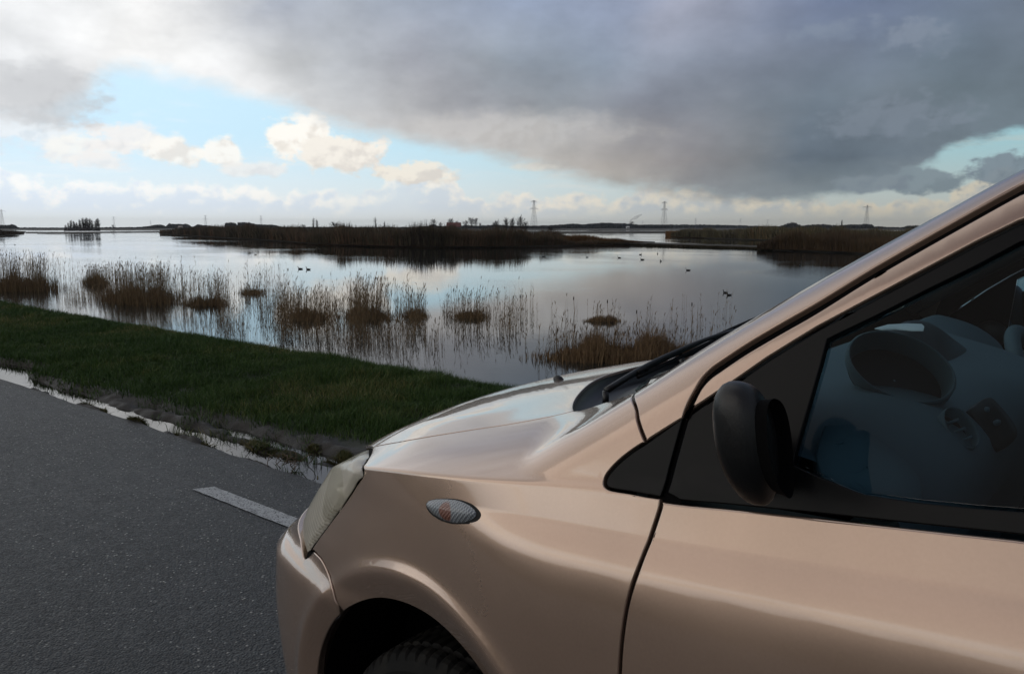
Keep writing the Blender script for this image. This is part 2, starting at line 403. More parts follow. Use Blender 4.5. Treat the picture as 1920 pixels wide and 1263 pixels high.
def Htop(u, w):
    hm, he = h_mid(u), h_edge(u)
    c = lambda q: hm - (hm - he) * (q / .66) ** 2.4
    w0 = .50; w1 = .80 - plan(u) * .8; L = w1 - w0; so = s_out(u)
    zb = z_belt(u) + .012 * sstep(u, 1.10, 1.2)
    m0 = -(hm - he) * 2.4 / .66 * (w0 / .66) ** 1.4 * L; m1 = -so * L
    t = np.clip((w - w0) / L, 0, 1); t2 = t * t; t3 = t2 * t
    cub = (2 * t3 - 3 * t2 + 1) * c(w0) + (t3 - 2 * t2 + t) * m0 + (-2 * t3 + 3 * t2) * zb + (t3 - t2) * m1
    return np.where(w < w0, c(np.minimum(w, w0)), cub - so * np.clip(w - w1, 0, None))
zs = pchip([.80, .90, 1.04, 1.16, 1.41, 1.50, 1.7, 1.9, 2.15, 2.6, 3.0, 3.35, 3.5], [.845, .912, 1.005, 1.087, 1.243, 1.296, 1.378, 1.42, 1.44, 1.435, 1.40, 1.34, 1.25])
def Gz(u, w): return zs(u) + .075 * (1 - (w / .68) ** 2)
_gu = np.linspace(-.2, 3.7, 400); _gw = Wside(_gu, z_belt(_gu))
def Gw(u, z):
    d = z - z_belt(u)
    return np.interp(u, _gu, _gw) - .003 - .26 * d - .26 * np.clip(d, 0, 1) ** 2 - .05 * sstep(u, 2.6, 3.6)
def f_car(p):
    u, w, z = p[..., 0], np.abs(p[..., 1]), p[..., 2]
    side = (w - Wside(u, z)) * .97
    top = (z - Htop(u, w)) * .93
    body = smax(side, top, .0045)
    body = smax(body, (nose(z) - .022 * sstep(-z, -.585, -.545) + .085 * (w / .6) ** 2 - u) * .85, .07)
    body = smax(body, (u - (3.60 - .06 * (w / .7) ** 2 - .10 * np.clip(.35 - z, 0, 1))), .06)
    gh = smax((w - Gw(u, z)) * .95, (z - Gz(u, w)) * .86, .045)
    gh = smax(gh, (u - (3.52 - .42 * np.clip(z - .95, 0, 1) - .06 * (w / .6) ** 2)) * .92, .06)
    gh = smax(gh, z_belt(u) - .012 + .016 * sstep(u, 1.12, 1.22) - z, .006)
    return smin(body, gh, .004 + .031 * (1 - sstep(u, 1.06, 1.24)) * sstep(z - z_belt(u), .005, .06))
def grad(p):
    e = 2.0e-3; g = []
    for i in range(3):
        d = np.zeros(3); d[i] = e
        g.append(f_car(p + d) - f_car(p - d))
    g = np.stack(g, -1); return g / (np.linalg.norm(g, axis=-1, keepdims=True) + 1e-12)
def root(o, d, t0, t1, n=34):
    a = np.full(o.shape[:-1], t0, float); b = np.full(o.shape[:-1], t1, float)
    for _ in range(n):
        m = (a + b) / 2; ins = f_car(o + d * m[..., None]) < 0
        a = np.where(ins, m, a); b = np.where(ins, b, m)
    return o + d * ((a + b) / 2)[..., None]
KP, EL = 1.2, .7
def m_side(q):
    """(a, el) around the flank and nose -> point on the skin"""
    q = np.asarray(q, float); a, el = q[..., 0], q[..., 1] / EL
    psi = np.clip((1 - a) * KP, 0, None)
    o = np.stack([np.where(a >= 1, a, 1.0), np.zeros_like(a), np.full_like(a, .5)], -1)
    d = np.stack([-np.sin(psi) * np.cos(el), np.cos(psi) * np.cos(el), np.sin(el)], -1)
    return root(o, d, .05, 1.6)
def inv_side(p):
    u, w, z = p[..., 0], np.abs(p[..., 1]), p[..., 2]
    dx = np.clip(1 - u, 0, None); psi = np.arctan2(dx, w)
    a = np.where(u >= 1, u, 1 - psi / KP)
    el = np.arctan2(z - .5, np.where(u >= 1, w, np.hypot(dx, w)))
    return np.stack([a, el * EL], -1)
def m_top(q):
    q = np.asarray(q, float); o = np.stack([q[..., 0], q[..., 1], np.full_like(q[..., 0], .5)], -1)
    d = np.zeros_like(o); d[..., 2] = 1
    return root(o, d, 0.02, 1.2)
def inv_top(p): return p[..., :2].copy()
def m_uz(q):
    q = np.asarray(q, float); o = np.stack([q[..., 0], np.zeros_like(q[..., 0]), q[..., 1]], -1)
    d = np.zeros_like(o); d[..., 1] = 1
    return root(o, d, 0.02, 1.2)
def hit(pts):
    """skin points seen through places of the photograph"""
    pts = np.array(pts, float); d = ray(pts[:, 0], pts[:, 1]); d = d / np.linalg.norm(d, axis=-1, keepdims=True)
    d = d * np.array([1, -1, 1]); o = np.array([CU, CY, CAM_H - CAR_Z])
    ts = np.arange(.4, 3.6, .004); P = o + d[:, None, :] * ts[None, :, None]
    F = f_car(P); ins = F < 0
    res = []
    for i in range(len(pts)):
        if ins[i].any():
            j = int(np.argmax(ins[i])); a, b = ts[j - 1], ts[j]
            for _ in range(30):
                m = (a + b) / 2
                if f_car(o + d[i] * m) < 0: b = m
                else: a = m
            res.append(o + d[i] * a)
        else:
            k = int(np.argmin(F[i])); p = P[i, k]
            for _ in range(6): p = p - grad(p) * f_car(p)
            res.append(p)
    return np.array(res)
def project(p):
    """car space -> place in the photograph"""
    P = car2world(p) - np.array([0, 0, CAM_H]); cy, sy, cp, sp = math.cos(YAW), math.sin(YAW), math.cos(PITCH), math.sin(PITCH)
    r = P[..., 0] * cy + P[..., 1] * sy; h = -P[..., 0] * sy + P[..., 1] * cy
    dep = h * cp - P[..., 2] * sp; up = h * sp + P[..., 2] * cp
    return np.stack([960 + 1500 * r / dep, 631.5 - 1500 * up / dep], -1)
def S(px): return inv_side(hit(px))          # photo -> flank parameters
def SU(uz): return inv_side(m_uz(np.array(uz, float)))
def spline(pts, n=6, closed=False):
    P = np.array(pts, float); m = len(P)
    if m < 3: return P
    E = np.vstack([2 * P[0] - P[1], P, 2 * P[-1] - P[-2]]); out = []
    for i in range(m - 1):
        p0, p1, p2, p3 = E[i:i + 4]
        for k in range(n):
            t = k / n
            out.append(.5 * (2 * p1 + (p2 - p0) * t + (2 * p0 - 5 * p1 + 4 * p2 - p3) * t * t + (3 * p1 - p0 - 3 * p2 + p3) * t ** 3))
    out.append(P[-1]); return np.array(out)
def inside(P, poly):
    x, y = P[:, 0], P[:, 1]; r = np.zeros(len(P), bool); n = len(poly)
    for i in range(n):
        x1, y1 = poly[i]; x2, y2 = poly[(i + 1) % n]
        if y1 == y2: continue
        c = ((y1 > y) != (y2 > y)) & (x < (x2 - x1) * (y - y1) / (y2 - y1) + x1)
        r ^= c
    return r
def resample(poly, sp):
    P = np.array(poly, float); Q = np.vstack([P, P[:1]]); L = np.linalg.norm(np.diff(Q, axis=0), axis=1)
    keep = [0]
    out = []
    for i in range(len(P)):
        if L[i] < 1e-5: continue
        n = max(1, int(math.ceil(L[i] / sp)))
        for k in range(n): out.append(Q[i] + (Q[i + 1] - Q[i]) * k / n)
    # drop points that crowd one another
    res = [out[0]]
    for p in out[1:]:
        if np.linalg.norm(p - res[-1]) > sp * .22: res.append(p)
    if np.linalg.norm(res[0] - res[-1]) < sp * .22: res.pop()
    return np.array(res)
def surface_patch(poly, mapper, sp, holes=(), lines=()):
    poly = resample(poly, sp * .8); holes = [resample(h, sp * .8) for h in holes]
    lo, hi = poly.min(0), poly.max(0)
    gx = np.arange(lo[0], hi[0], sp); gy = np.arange(lo[1], hi[1], sp * .866)
    G = np.array([(x + (.5 * sp if j % 2 else 0), y) for j, y in enumerate(gy) for x in gx])
    ok = inside(G, poly)
    for h in holes: ok &= ~inside(G, h)
    G = G[ok]
    B = np.vstack([poly] + list(holes))
    if len(G):
        near = np.zeros(len(G), bool)
        for i in range(0, len(B), 64):
            near |= (np.linalg.norm(G[:, None] - B[None, i:i + 64], axis=-1) < sp * .55).any(1)
        G = G[~near]
    Ls = []; LE = []
    for ln in lines:
        ln = np.array(ln, float); L_ = np.concatenate([[0], np.cumsum(np.linalg.norm(np.diff(ln, axis=0), axis=1))]); m_ = max(2, int(L_[-1] / sp))
        tt = np.linspace(0, L_[-1], m_); q = np.stack([np.interp(tt, L_, ln[:, 0]), np.interp(tt, L_, ln[:, 1])], -1)
        ok = inside(q, poly)
        for h in holes: ok &= ~inside(q, h)
        db = np.full(len(q), 9.)
        for i in range(0, len(B), 64): db = np.minimum(db, np.linalg.norm(q[:, None] - B[None, i:i + 64], axis=-1).min(1))
        ok &= db > sp * .35; b0 = sum(len(z_) for z_ in Ls); idx = np.cumsum(ok) - 1
        LE += [(b0 + idx[i], b0 + idx[i + 1]) for i in range(len(q) - 1) if ok[i] and ok[i + 1]]; Ls.append(q[ok])
    Lp = np.concatenate(Ls) if Ls else np.zeros((0, 2))
    if len(Lp) and len(G):
        near = np.zeros(len(G), bool)
        for i in range(0, len(Lp), 64): near |= (np.linalg.norm(G[:, None] - Lp[None, i:i + 64], axis=-1) < sp * .45).any(1)
        G = G[~near]
    V = [Vector(p) for p in B] + [Vector(p) for p in Lp] + [Vector(p) for p in G]
    E = []; b = 0
    for ring in [poly] + list(holes):
        n = len(ring); E += [(b + i, b + (i + 1) % n) for i in range(n)]; b += n
    E += [(b + int(i), b + int(j)) for i, j in LE]
    v2, e2, f2, *_ = geometry.delaunay_2d_cdt(V, E, [], 0, 1e-6)
    v2 = np.array([tuple(v) for v in v2]); F = np.array([f for f in f2 if len(f) == 3])
    cen = v2[F].mean(1); ok = inside(cen, poly)
    for h in holes: ok &= ~inside(cen, h)
    F = F[ok]
    used = np.unique(F); mp = -np.ones(len(v2), int); mp[used] = np.arange(len(used)); v2 = v2[used]; F = mp[F]
    P = mapper(v2); N = grad(P)
    # orient
    fn = np.cross(P[F[:, 1]] - P[F[:, 0]], P[F[:, 2]] - P[F[:, 0]])
    flip = (fn * N[F[:, 0]]).sum(1) < 0; F[flip] = F[flip][:, ::-1]
    return v2, P, N, F
def panel(name, poly, mapper, mat, parent, sp=.014, off=0.0, depth=.014, holes=(), sides='near', seam=None, rim=.0022, gap=.0016, label=None, dome=None, lines=()):
    """a sheet with a rolled edge. sides: near, both (two objects), join (near + mirrored in one mesh)"""
    v2, P, N, F = surface_patch(poly, mapper, sp, holes, lines)
    if dome is not None:
        B = resample(poly, sp * .8); dist = np.full(len(v2), 9.)
        for i in range(0, len(B), 64): dist = np.minimum(dist, np.linalg.norm(v2[:, None] - B[None, i:i + 64], axis=-1).min(1))
        hgt = dome(dist, v2)
    else: hgt = 0
    P = P + N * (off + (hgt[:, None] if dome is not None else 0))
    if dome is not None:
        fn = np.cross(P[F[:, 1]] - P[F[:, 0]], P[F[:, 2]] - P[F[:, 0]]); NN = np.zeros_like(N)
        for k in range(3): np.add.at(NN, F[:, k], fn)
        N = NN / (np.linalg.norm(NN, axis=1, keepdims=True) + 1e-12)
    cnt = {}
    for tri in F:
        for k in range(3):
            a, b = int(tri[k]), int(tri[(k + 1) % 3]); cnt.setdefault((min(a, b), max(a, b)), []).append((a, b))
    be = [v[0] for v in cnt.values() if len(v) == 1]
    if seam is not None: be = [e for e in be if not (seam(P[e[0]]) and seam(P[e[1]]))]
    bo = {}
    for a, b in be:
        o = np.cross(P[b] - P[a], (N[a] + N[b]) / 2); o /= np.linalg.norm(o) + 1e-12
        bo[a] = bo.get(a, 0) + o; bo[b] = bo.get(b, 0) + o
    for a, o in bo.items():
        o = o / (np.linalg.norm(o) + 1e-12); bo[a] = o; P[a] = P[a] - o * max(rim + gap, 0)
    ids = {}; V = list(P); NN = list(N); FF = [tuple(f) for f in F]
    for a, o in bo.items():
        o = o / (np.linalg.norm(o) + 1e-12); n = N[a]; b = len(V); ids[a] = b
        V += [P[a] + o * rim * .7 - n * rim * .3, P[a] + o * rim - n * rim, P[a] + o * rim - n * depth]
        nn = (n + o) / np.linalg.norm(n + o); NN += [nn, o, o]
    for a, b in be:
        ia, ib = ids[a], ids[b]
        FF += [(b, a, ia, ib), (ib, ia, ia + 1, ib + 1), (ib + 1, ia + 1, ia + 2, ib + 2)]
    V = np.array(V); NN = np.array(NN)
    objs = []
    mir = np.array([1, -1, 1])
    def out(Vc, Nc, Fc):
        W_ = car2world(Vc); Nw = Nc * np.array([1, -1, 1]); Fw = [f[::-1] for f in Fc]
        o = mk(name, W_, Fw, mat, parent, True, Nw)
        if label: o['label'] = label
        objs.append(o)
    if sides == 'join':
        b = len(V)
        out(np.vstack([V, V * mir]), np.vstack([NN, NN * mir]), FF + [tuple(i + b for i in f[::-1]) for f in FF])
    else:
        out(V, NN, FF)
        if sides == 'both': out(V * mir, NN * mir, [f[::-1] for f in FF])
    return objs
def ribbon(name, line, mapper, mat, parent, width=.03, off=-.012, sides='both'):
    """dark strip along a line; behind a gap its colour stands in for shade"""
    L = np.array(line, float); T = np.gradient(L, axis=0); T /= np.linalg.norm(T, axis=1, keepdims=True) + 1e-12
    Nn = np.stack([-T[:, 1], T[:, 0]], -1)
    rows = [L + Nn * width * k for k in (-.5, -.17, .17, .5)]
    G = np.stack([mapper(r) for r in rows], 1); G = G + grad(G) * off
    mb = MB(); mb.grid(car2world(G))
    o = mb.build(name, mat, parent)
    if sides == 'both':
        mb = MB(); mb.grid(car2world(G * np.array([1, -1, 1]))); mb.build(name, mat, parent)

CAR_O = (1.80 - CU, CY, 0.0)
# ------------------------------------------------------------------ car materials
def _paint(t, b):
    co = t.coord('Object')
    flake = t.noise(co, 240, 1, .5)
    dirt = t.step(t.noise(co, 6, 3, .5), .45, .85)
    film = t.step(t.noise(t.vmul(co, (1, 1, 2.5)), 2.5, 2, .5), .35, .8)
    c = t.mix(t.mul(flake, .35), C(188, 161, 142), C(161, 136, 120))
    c = t.mix(t.mul(dirt, .16), c, C(120, 104, 88))
    spots = t.step(t.vor(co, 17.0), .030, .018); keep = t.step(t.noise(co, 4.3, 1, .5), .52, .56)
    c = t.mix(t.mul(t.mul(spots, keep), .75), c, C(58, 46, 36))
    t.l.new(c, b.inputs['Base Color'])
    t.l.new(t.add(.21, t.mul(film, .08)), b.inputs['Roughness'])
    t.l.new(t.add(.02, t.add(t.mul(film, .035), t.mul(dirt, .04))), b.inputs['Coat Roughness'])
    b.inputs['Coat IOR'].default_value = 1.65
M_paint = material('pink_metallic_paint', rough=.36, metal=.66, coat=1.0, fn=_paint)
M_trim = material('satin_black_trim', C(9, 10, 11), .40, 0, .2, fn=lambda t, b: t.l.new(t.bump(t.noise(t.coord('Object'), 700, 2, .5), .15, .0004), b.inputs['Normal']))
def _plastic(t, b):
    co = t.coord('Object'); g = t.noise(co, 420, 3, .6); w = t.step(t.noise(co, 14, 6, .7), .45, .8)
    t.l.new(t.mix(t.mul(w, .3), C(20, 21, 22), C(48, 48, 46)), b.inputs['Base Color'])
    t.l.new(t.bump(g, .35, .0006), b.inputs['Normal']); t.l.new(t.add(.36, t.mul(w, .2)), b.inputs['Roughness'])
M_plastic = material('grained_black_plastic', rough=.4, fn=_plastic)
M_rubber = material('black_rubber', C(14, 14, 15), .6, 0, .3)
M_shell = material('dark_body_cavity', C(10, 10, 11), .9, 0, .1)
def glass(name, tint, see, rough=.0, dirty=0.0, ior=1.5):
    m = bpy.data.materials.new(name); m.use_nodes = True; t = NT(m.node_tree); t.n.clear()
    out = t.node('ShaderNodeOutputMaterial'); tr = t.node('ShaderNodeBsdfTransparent'); gl = t.node('ShaderNodeBsdfGlossy')
    gl.inputs['Roughness'].default_value = rough; tr.inputs[0].default_value = tint
    fr = t.node('ShaderNodeFresnel'); fr.inputs[0].default_value = ior
    mx = t.node('ShaderNodeMixShader'); t.l.new(t.mul(fr.outputs[0], see), mx.inputs[0])
    t.l.new(tr.outputs[0], mx.inputs[1]); t.l.new(gl.outputs[0], mx.inputs[2]); res = mx.outputs[0]
    if dirty:
        df = t.node('ShaderNodeBsdfDiffuse'); df.inputs[0].default_value = C(150, 155, 155)
        m2 = t.node('ShaderNodeMixShader'); t.l.new(t.mul(t.step(t.noise(t.coord('Object'), 6, 5, .6), .3, .8), dirty), m2.inputs[0])
        t.l.new(res, m2.inputs[1]); t.l.new(df.outputs[0], m2.inputs[2]); res = m2.outputs[0]
    t.l.new(res, out.inputs[0]); return m
M_glass = glass('tinted_window_glass', (.50, .64, .70, 1), .20, 0, .008)
M_screen = glass('windscreen_glass', (.78, .86, .84, 1), .35, 0, .015)
BOWL = m_side(np.array([(.425, .160)]))[0]
def _lens():
    m = bpy.data.materials.new('aged_headlight_lens'); m.use_nodes = True; t = NT(m.node_tree); b = t.n['Principled BSDF']
    out = [n for n in t.n if n.type == 'OUTPUT_MATERIAL'][0]
    co = t.coord('Object'); x, y, z = t.sep(co)
    b.inputs['Roughness'].default_value = .3
    b.inputs['Coat Weight'].default_value = 1.0; b.inputs['Coat Roughness'].default_value = .05
    zl = t.add(z, t.mul(t.noise(co, 8, 2, .5), .01))
    # moulded grid of little lenses low down, upright flutes at the foot, clear and smooth at the top
    grid_ = t.mul(t.step(zl, .765, .735), t.step(zl, .615, .635)); foot = t.step(zl, .635, .615)
    g1 = t.m('SINE', t.mul(t.sub(x, t.mul(y, 1.0)), 560.)); g2 = t.m('SINE', t.mul(t.add(z, t.mul(x, .12)), 760.))
    h = t.add(t.mul(t.add(g1, g2), grid_), t.mul(g1, foot))
    line = t.step(h, -.1, -1.3)
    haze_ = t.noise(co, 9, 4, .6)
    c = t.mix(haze_, C(238, 230, 208), C(250, 246, 236)); c = t.mix(t.mul(line, .5), c, C(132, 120, 90))
    t.l.new(c, b.inputs['Base Color']); t.l.new(t.bump(h, .5, .0012), b.inputs['Normal'])
    tr = t.node('ShaderNodeBsdfTransparent'); tr.inputs[0].default_value = C(250, 249, 242)
    tl = t.node('ShaderNodeBsdfTranslucent'); tl.inputs[0].default_value = C(232, 228, 208)
    m1 = t.node('ShaderNodeMixShader'); m1.inputs[0].default_value = .25
    t.l.new(b.outputs[0], m1.inputs[1]); t.l.new(tl.outputs[0], m1.inputs[2])
    mx = t.node('ShaderNodeMixShader'); bx, by, bz = [float(q) for q in (np.array(car2world(BOWL)) - np.array([CAR_O[0], CAR_O[1], CAR_O[2]]))]
    rr = t.m('SQRT', t.add(t.m('POWER', t.sub(x, bx), 2.0), t.add(t.m('POWER', t.sub(z, bz), 2.0), 0.0)))
    t.l.new(t.m('MAXIMUM', t.step(haze_, .3, .7, .12, .26), t.step(rr, .066, .050, 0.0, .5)), mx.inputs[0])
    t.l.new(m1.outputs[0], mx.inputs[1]); t.l.new(tr.outputs[0], mx.inputs[2]); t.l.new(mx.outputs[0], out.inputs[0]); return m
M_lens = _lens()
M_reflector = material('dull_silver_reflector', C(226, 222, 208), .3, .2)
M_bulb = material('bulb_glass', C(215, 215, 205), .1, .2)
def _marker(t, b):
    co = t.coord('Object')
    x, y, z = t.sep(co)
    r1 = t.m('SINE', t.mul(t.add(x, t.mul(z, .45)), 1300.0)); r2 = t.m('SINE', t.mul(t.sub(x, t.mul(z, .9)), 900.0))
    h = t.add(r1, r2); t.l.new(t.bump(h, .5, .0012), b.inputs['Normal'])
    cx, cz = MARK_C
    dx = t.sub(x, cx); dz = t.sub(z, cz); r = t.m('SQRT', t.add(t.mul(dx, dx), t.mul(dz, dz)))
    inner = t.step(r, .0175, .0125)
    dots = t.step(t.mul(t.m('SINE', t.mul(t.add(x, z), 1500.)), t.m('SINE', t.mul(t.sub(x, t.mul(z, .8)), 1500.))), -.2, .55)
    amber = t.mix(dots, C(84, 34, 22), C(190, 128, 100))
    base = t.mix(t.step(h, -1.2, 1.2), C(112, 118, 124), C(158, 164, 168))
    t.l.new(t.mix(t.mul(inner, .9), base, amber), b.inputs['Base Color'])
MARK_C = (0, 0)

# ------------------------------------------------------------------ build the car
car = thing('small_car', 'champagne pink metallic small hatchback parked at the road edge, nose pointing left', 'car', CAR_O)

hl_tip = (697, 838)
bonnet_line_px = [(697, 838), (720, 833), (760, 826), (830, 814), (900, 803), (960, 794), (1020, 783), (1075, 770)]
seam_px = [(1190, 735), (1190.5, 760), (1196, 788), (1203, 810), (1211, 829)]
tri_px = [(1211, 829), (1190, 842), (1165, 861), (1146, 880), (1135, 896), (1134, 908), (1142, 916), (1160, 920)]
doorcut_px = [(1240, 934), (1236, 955), (1224, 992), (1213, 1022), (1198, 1060), (1184, 1100), (1174, 1140), (1167, 1185), (1163, 1225), (1161, 1262)]
gapup_px = [(1240, 934), (1252, 890), (1266, 838), (1281, 785), (1291, 757), (1304, 732), (1318, 708), (1335, 690), (1356, 675), (1404, 643), (1470, 604), (1536, 566), (1641, 501), (1740, 444), (1830, 393), (1915, 346)]
bumpseam_px = [(588, 1032), (602, 1047), (614, 1070), (623, 1098), (629, 1122), (636, 1136)]
hl_right_px = [(574, 1040), (586, 1026), (604, 1000), (628, 968), (650, 938), (668, 910), (682, 882), (692, 856), (698, 838)]

P_bonline = spline(hit(bonnet_line_px), 5)
# the front of the door cut continues below the frame
dc = hit(doorcut_px); low = m_uz([(dc[-1, 0] + .004, z) for z in (.52, .42, .33, .25)])
P_door = np.vstack([spline(dc, 4), low])
P_gapup = spline(hit(gapup_px), 4)
P_hl = spline(hit(hl_right_px), 4)
P_tri = spline(hit(tri_px), 4); P_seam = spline(hit(seam_px), 4); P_bs = spline(hit(bumpseam_px), 4)
# arch opening
def arch(u0, a0, a1, r=AR_R, n=40): return m_uz([(u0 + r * math.cos(R(a)), AR_Z + r * math.sin(R(a))) for a in np.linspace(a0, a1, n)])
bs_end = P_bs[-1]; ang = math.degrees(math.atan2(bs_end[2] - AR_Z, bs_end[0] - AR_U))
ang = max(ang, 110)
arch_f = arch(AR_U, -8, ang)              # rear foot -> bumper seam

# cowl line (bonnet rear edge) in plan
cowl_uw = [(.60, 0), (.61, .11), (.645, .22), (.69, .32), (.742, .42), (.797, .51), (.85, .580), (.89, .617), (.925, .643), (.965, .664)]
cowl_edge = m_top(spline(cowl_uw, 4))
corner = hit([(1075, 770)])[0]
cowl_low_px = [(1075, 770), (1092, 768), (1112, 762), (1135, 754), (1160, 746), (1190, 735)]
P_cowllow = hit(cowl_low_px)
print('cowl corner', corner, 'edge end', cowl_edge[-1], project(cowl_edge[::4]).round())

# lines along which the skin bends; the mesh follows them
FL = []
for du_ in (-.016, -.009, -.004, 0, .004, .010):
    uu = np.linspace(.80, 2.9, 80); FL.append(SU(np.stack([uu, z_low(uu) + du_], -1)))
uu = np.linspace(.28, 1.30, 90); rz = z_belt(uu)
for _ in range(30): rw = Wside(uu, rz); rz = .6 * rz + .4 * Htop(uu, rw)
for dz_ in (-.016, -.010, -.006, -.003, -.001): FL.append(SU(np.stack([uu, rz + dz_], -1)))
for dw_ in (.002, .005, .009, .014, .022): FL.append(inv_side(m_top(np.stack([uu, rw - dw_], -1))[uu < 1.06]))
for r_ in (.368, .375, .380, .384, .389, .396, .405, .418):
    aa = np.radians(np.linspace(-10, 190, 90)); FL.append(SU(np.stack([AR_U + r_ * np.cos(aa), AR_Z + r_ * np.sin(aa)], -1)))
# --- bonnet
bon = [p[:2] for p in P_bonline]                               # from headlight tip back to the cowl
rear = [tuple(p[:2]) for p in cowl_edge[::-1] if p[1] < .585]
tip = P_bonline[0]
lead = [(.045, 0), (.05, .15), (.075, .28), (.125, .40), (.19, .49), (.245, .55)]
front = [tuple(p) for p in spline(lead + [tuple(tip[:2])], 4)]
half = front[:-1] + [tuple(p) for p in bon] + [q for q in rear if q[0] < bon[-1][0] + .0]
full = half + [(u, -w) for u, w in half[::-1] if w > .002]
g = .0
bonnet = panel('bonnet', full, m_top, M_paint, car, .014, 0, .006, rim=.0012, gap=.0022)[0]
# crease lines that run along the bonnet + washer nozzles
for s_ in (1,):
    mb = MB()
    th = np.linspace(0, 2 * math.pi, 17)[:-1]
    c0 = m_top([(.467, .104 * s_)])[0]
    rings = []
    for h_, r_ in ((0, 1), (.006, .92), (.011, .66), (.013, .3)):
        rings.append([(c0[0] + .016 * r_ * math.cos(a) - h_ * .3, c0[1] + .010 * r_ * math.sin(a), c0[2] - .002 + h_) for a in th])
    mb.grid(car2world(np.array(rings)), closed=True); mb.build('washer_nozzle', M_plastic, bonnet)

# --- front fender
poly = [P_bonline, P_cowllow[0:-1], P_seam, P_tri]
poly_p = np.vstack([inv_side(p) for p in poly])
under_tri = S([(1180, 923), (1210, 929), (1238, 933)])
sill = SU([(1.10, .22), (1.04, .215)])
pts = np.vstack([poly_p, under_tri, inv_side(P_door)[1:], sill, inv_side(arch_f), inv_side(P_bs)[::-1], inv_side(P_hl)[2:-1]])
fenders = panel('front_fender', pts, m_side, M_paint, car, .009, 0, .018, sides='both', rim=.002, gap=.0018, lines=FL)

# --- corner trim in front of the door
pts = np.vstack([inv_side(P_tri), under_tri, inv_side(P_gapup[:18])[1:], inv_side(P_seam)[-1:]])
pts = np.vstack([inv_side(P_tri)[1:], under_tri, inv_side(P_gapup)[1:14]])
panel('corner_trim', pts, m_side, M_trim, car, .014, -.002, .012, sides='both', rim=.002)

# --- a pillar: from the seam up to the roof
ridge = [(u, 0) for u in (1.03, 1.10, 1.2, 1.3, 1.4, 1.5, 1.6, 1.72, 1.86)]
def edge_w(u): return .655 - .075 * (u - 1.04) / .8 - .02
pu = np.array([1.045, 1.10, 1.17, 1.25, 1.35, 1.45, 1.55, 1.65, 1.76, 1.88])
top_edge = m_top(np.stack([pu, edge_w(pu) + .004], -1))
gu = P_gapup
k0 = 12                                                        # where the gap leaves the black triangle
ext = m_side(np.stack([np.array([1.62, 1.74, 1.88]), EL * np.interp([1.62, 1.74, 1.88], [1.62, 1.74, 1.88], [.905, .955, .985])], -1))
roofline_u = [1.55, 1.66, 1.78, 1.92]
def gap_el(u):     # elevation of the door gap behind the frame edge
    return None
last = inv_side(gu[-1:])[0]
upper_gap = [(last[0] + d, last[1] + EL * e) for d, e in ((.08, .030), (.18, .057), (.30, .073), (.42, .078))]
roof_gap = m_side(upper_gap)
pts = np.vstack([inv_side(P_seam), inv_side(gu)[k0:], np.array(upper_gap)[:3], inv_side(top_edge)[::-1]])
panel('a_pillar', pts, m_side, M_paint, car, .014, 0, .016, sides='both', rim=.003)

# --- bumper
b_top = [(.285, .548), (.25, .556), (.20, .563), (.12, .57), (.05, .575)]
bt = inv_side(P_bs)[::-1]
arc2 = arch(AR_U, ang, 188, AR_R, 24)
a_low = inv_side(arc2)
el_of = lambda a, z: None
a_front = 1 - (math.pi / 2) / KP
top_edge_b = [(a_, EL * e_) for a_, e_ in ((.33, .078), (.22, .082), (.05, .090), (-.12, .094), (a_front, .095))]
low_edge_b = [(a_front, EL * -.27), (-.1, EL * -.275), (.1, EL * -.29), (.22, EL * -.31)]
st = inv_side(P_bs[:1])[0]
print('seam start', st, 'hl bottom', inv_side(P_hl[:1])[0], 'arc foot', a_low[-1])
hb = inv_side(P_hl[:1])[0]
top_edge_b = [(hb[0] + .004, hb[1] - .004)] + [q for q in top_edge_b if q[0] < hb[0] - .02]
pts = np.vstack([inv_side(P_bs), a_low[1:], np.array(low_edge_b[::-1]), np.array(top_edge_b[::-1])])
panel('front_bumper', pts, m_side, M_paint, car, .014, 0, .02, sides='join', seam=lambda p: abs(p[1]) < 1e-3, rim=.003, lines=FL[-8:])

# --- grille: the dark opening between the two lamps
tp = inv_side(m_top(np.array([(.06, .0), (.07, .14), (.09, .26)])))
grille = np.array([(a_front, EL * .11), (-.10, EL * .11), (.02, EL * .115), tuple(tp[2]), tuple(tp[1]), (a_front, tp[0][1])])
panel('grille', grille, m_side, M_plastic, car, .02, -.012, .01, sides='join', seam=lambda p: abs(p[1]) < 1e-3)

# --- headlights
hr = inv_side(P_hl)
hl_left = [(.30, .205), (.20, .215), (.10, .205), (.06, .165), (.08, .118), (.16, .082), (.26, .058)]
hl_left = [(a_, e_ * EL / .7) for a_, e_ in hl_left]
hl_poly = np.vstack([hr, spline([tuple(hr[-1])] + hl_left + [tuple(hr[0])], 5)[1:-1]])
print('headlight poly projected', project(m_side(hl_poly[::4])).round().tolist())
def hl_dome(d, q): return .012 * (1 - np.exp(-d / .0035)) - .028 * np.clip((.52 - q[:, 0]) / .30, 0, 1.2) ** 1.6 + .006
def _refl(t, b):
    co = t.coord('Object'); x, y, z = t.sep(co)
    g1 = t.m('SINE', t.mul(t.add(x, t.mul(y, -1)), 900.)); g2 = t.m('SINE', t.mul(t.add(z, t.mul(y, .2)), 1150.))
    low_ = t.step(z, .70, .66)
    h = t.mul(t.add(g1, t.mul(g2, low_)), t.step(z, .80, .74))
    t.l.new(t.bump(h, 1.0, .004), b.inputs['Normal'])
    t.l.new(t.mix(t.step(h, -1.6, -.2), C(110, 104, 86), C(214, 208, 188)), b.inputs['Base Color'])
M_refl = material('fluted_reflector', rough=.32, metal=.15, fn=_refl)
for o in panel('headlight', hl_poly, m_side, M_lens, car, .007, -0.006, .016, sides='both', rim=.002, dome=hl_dome): pass
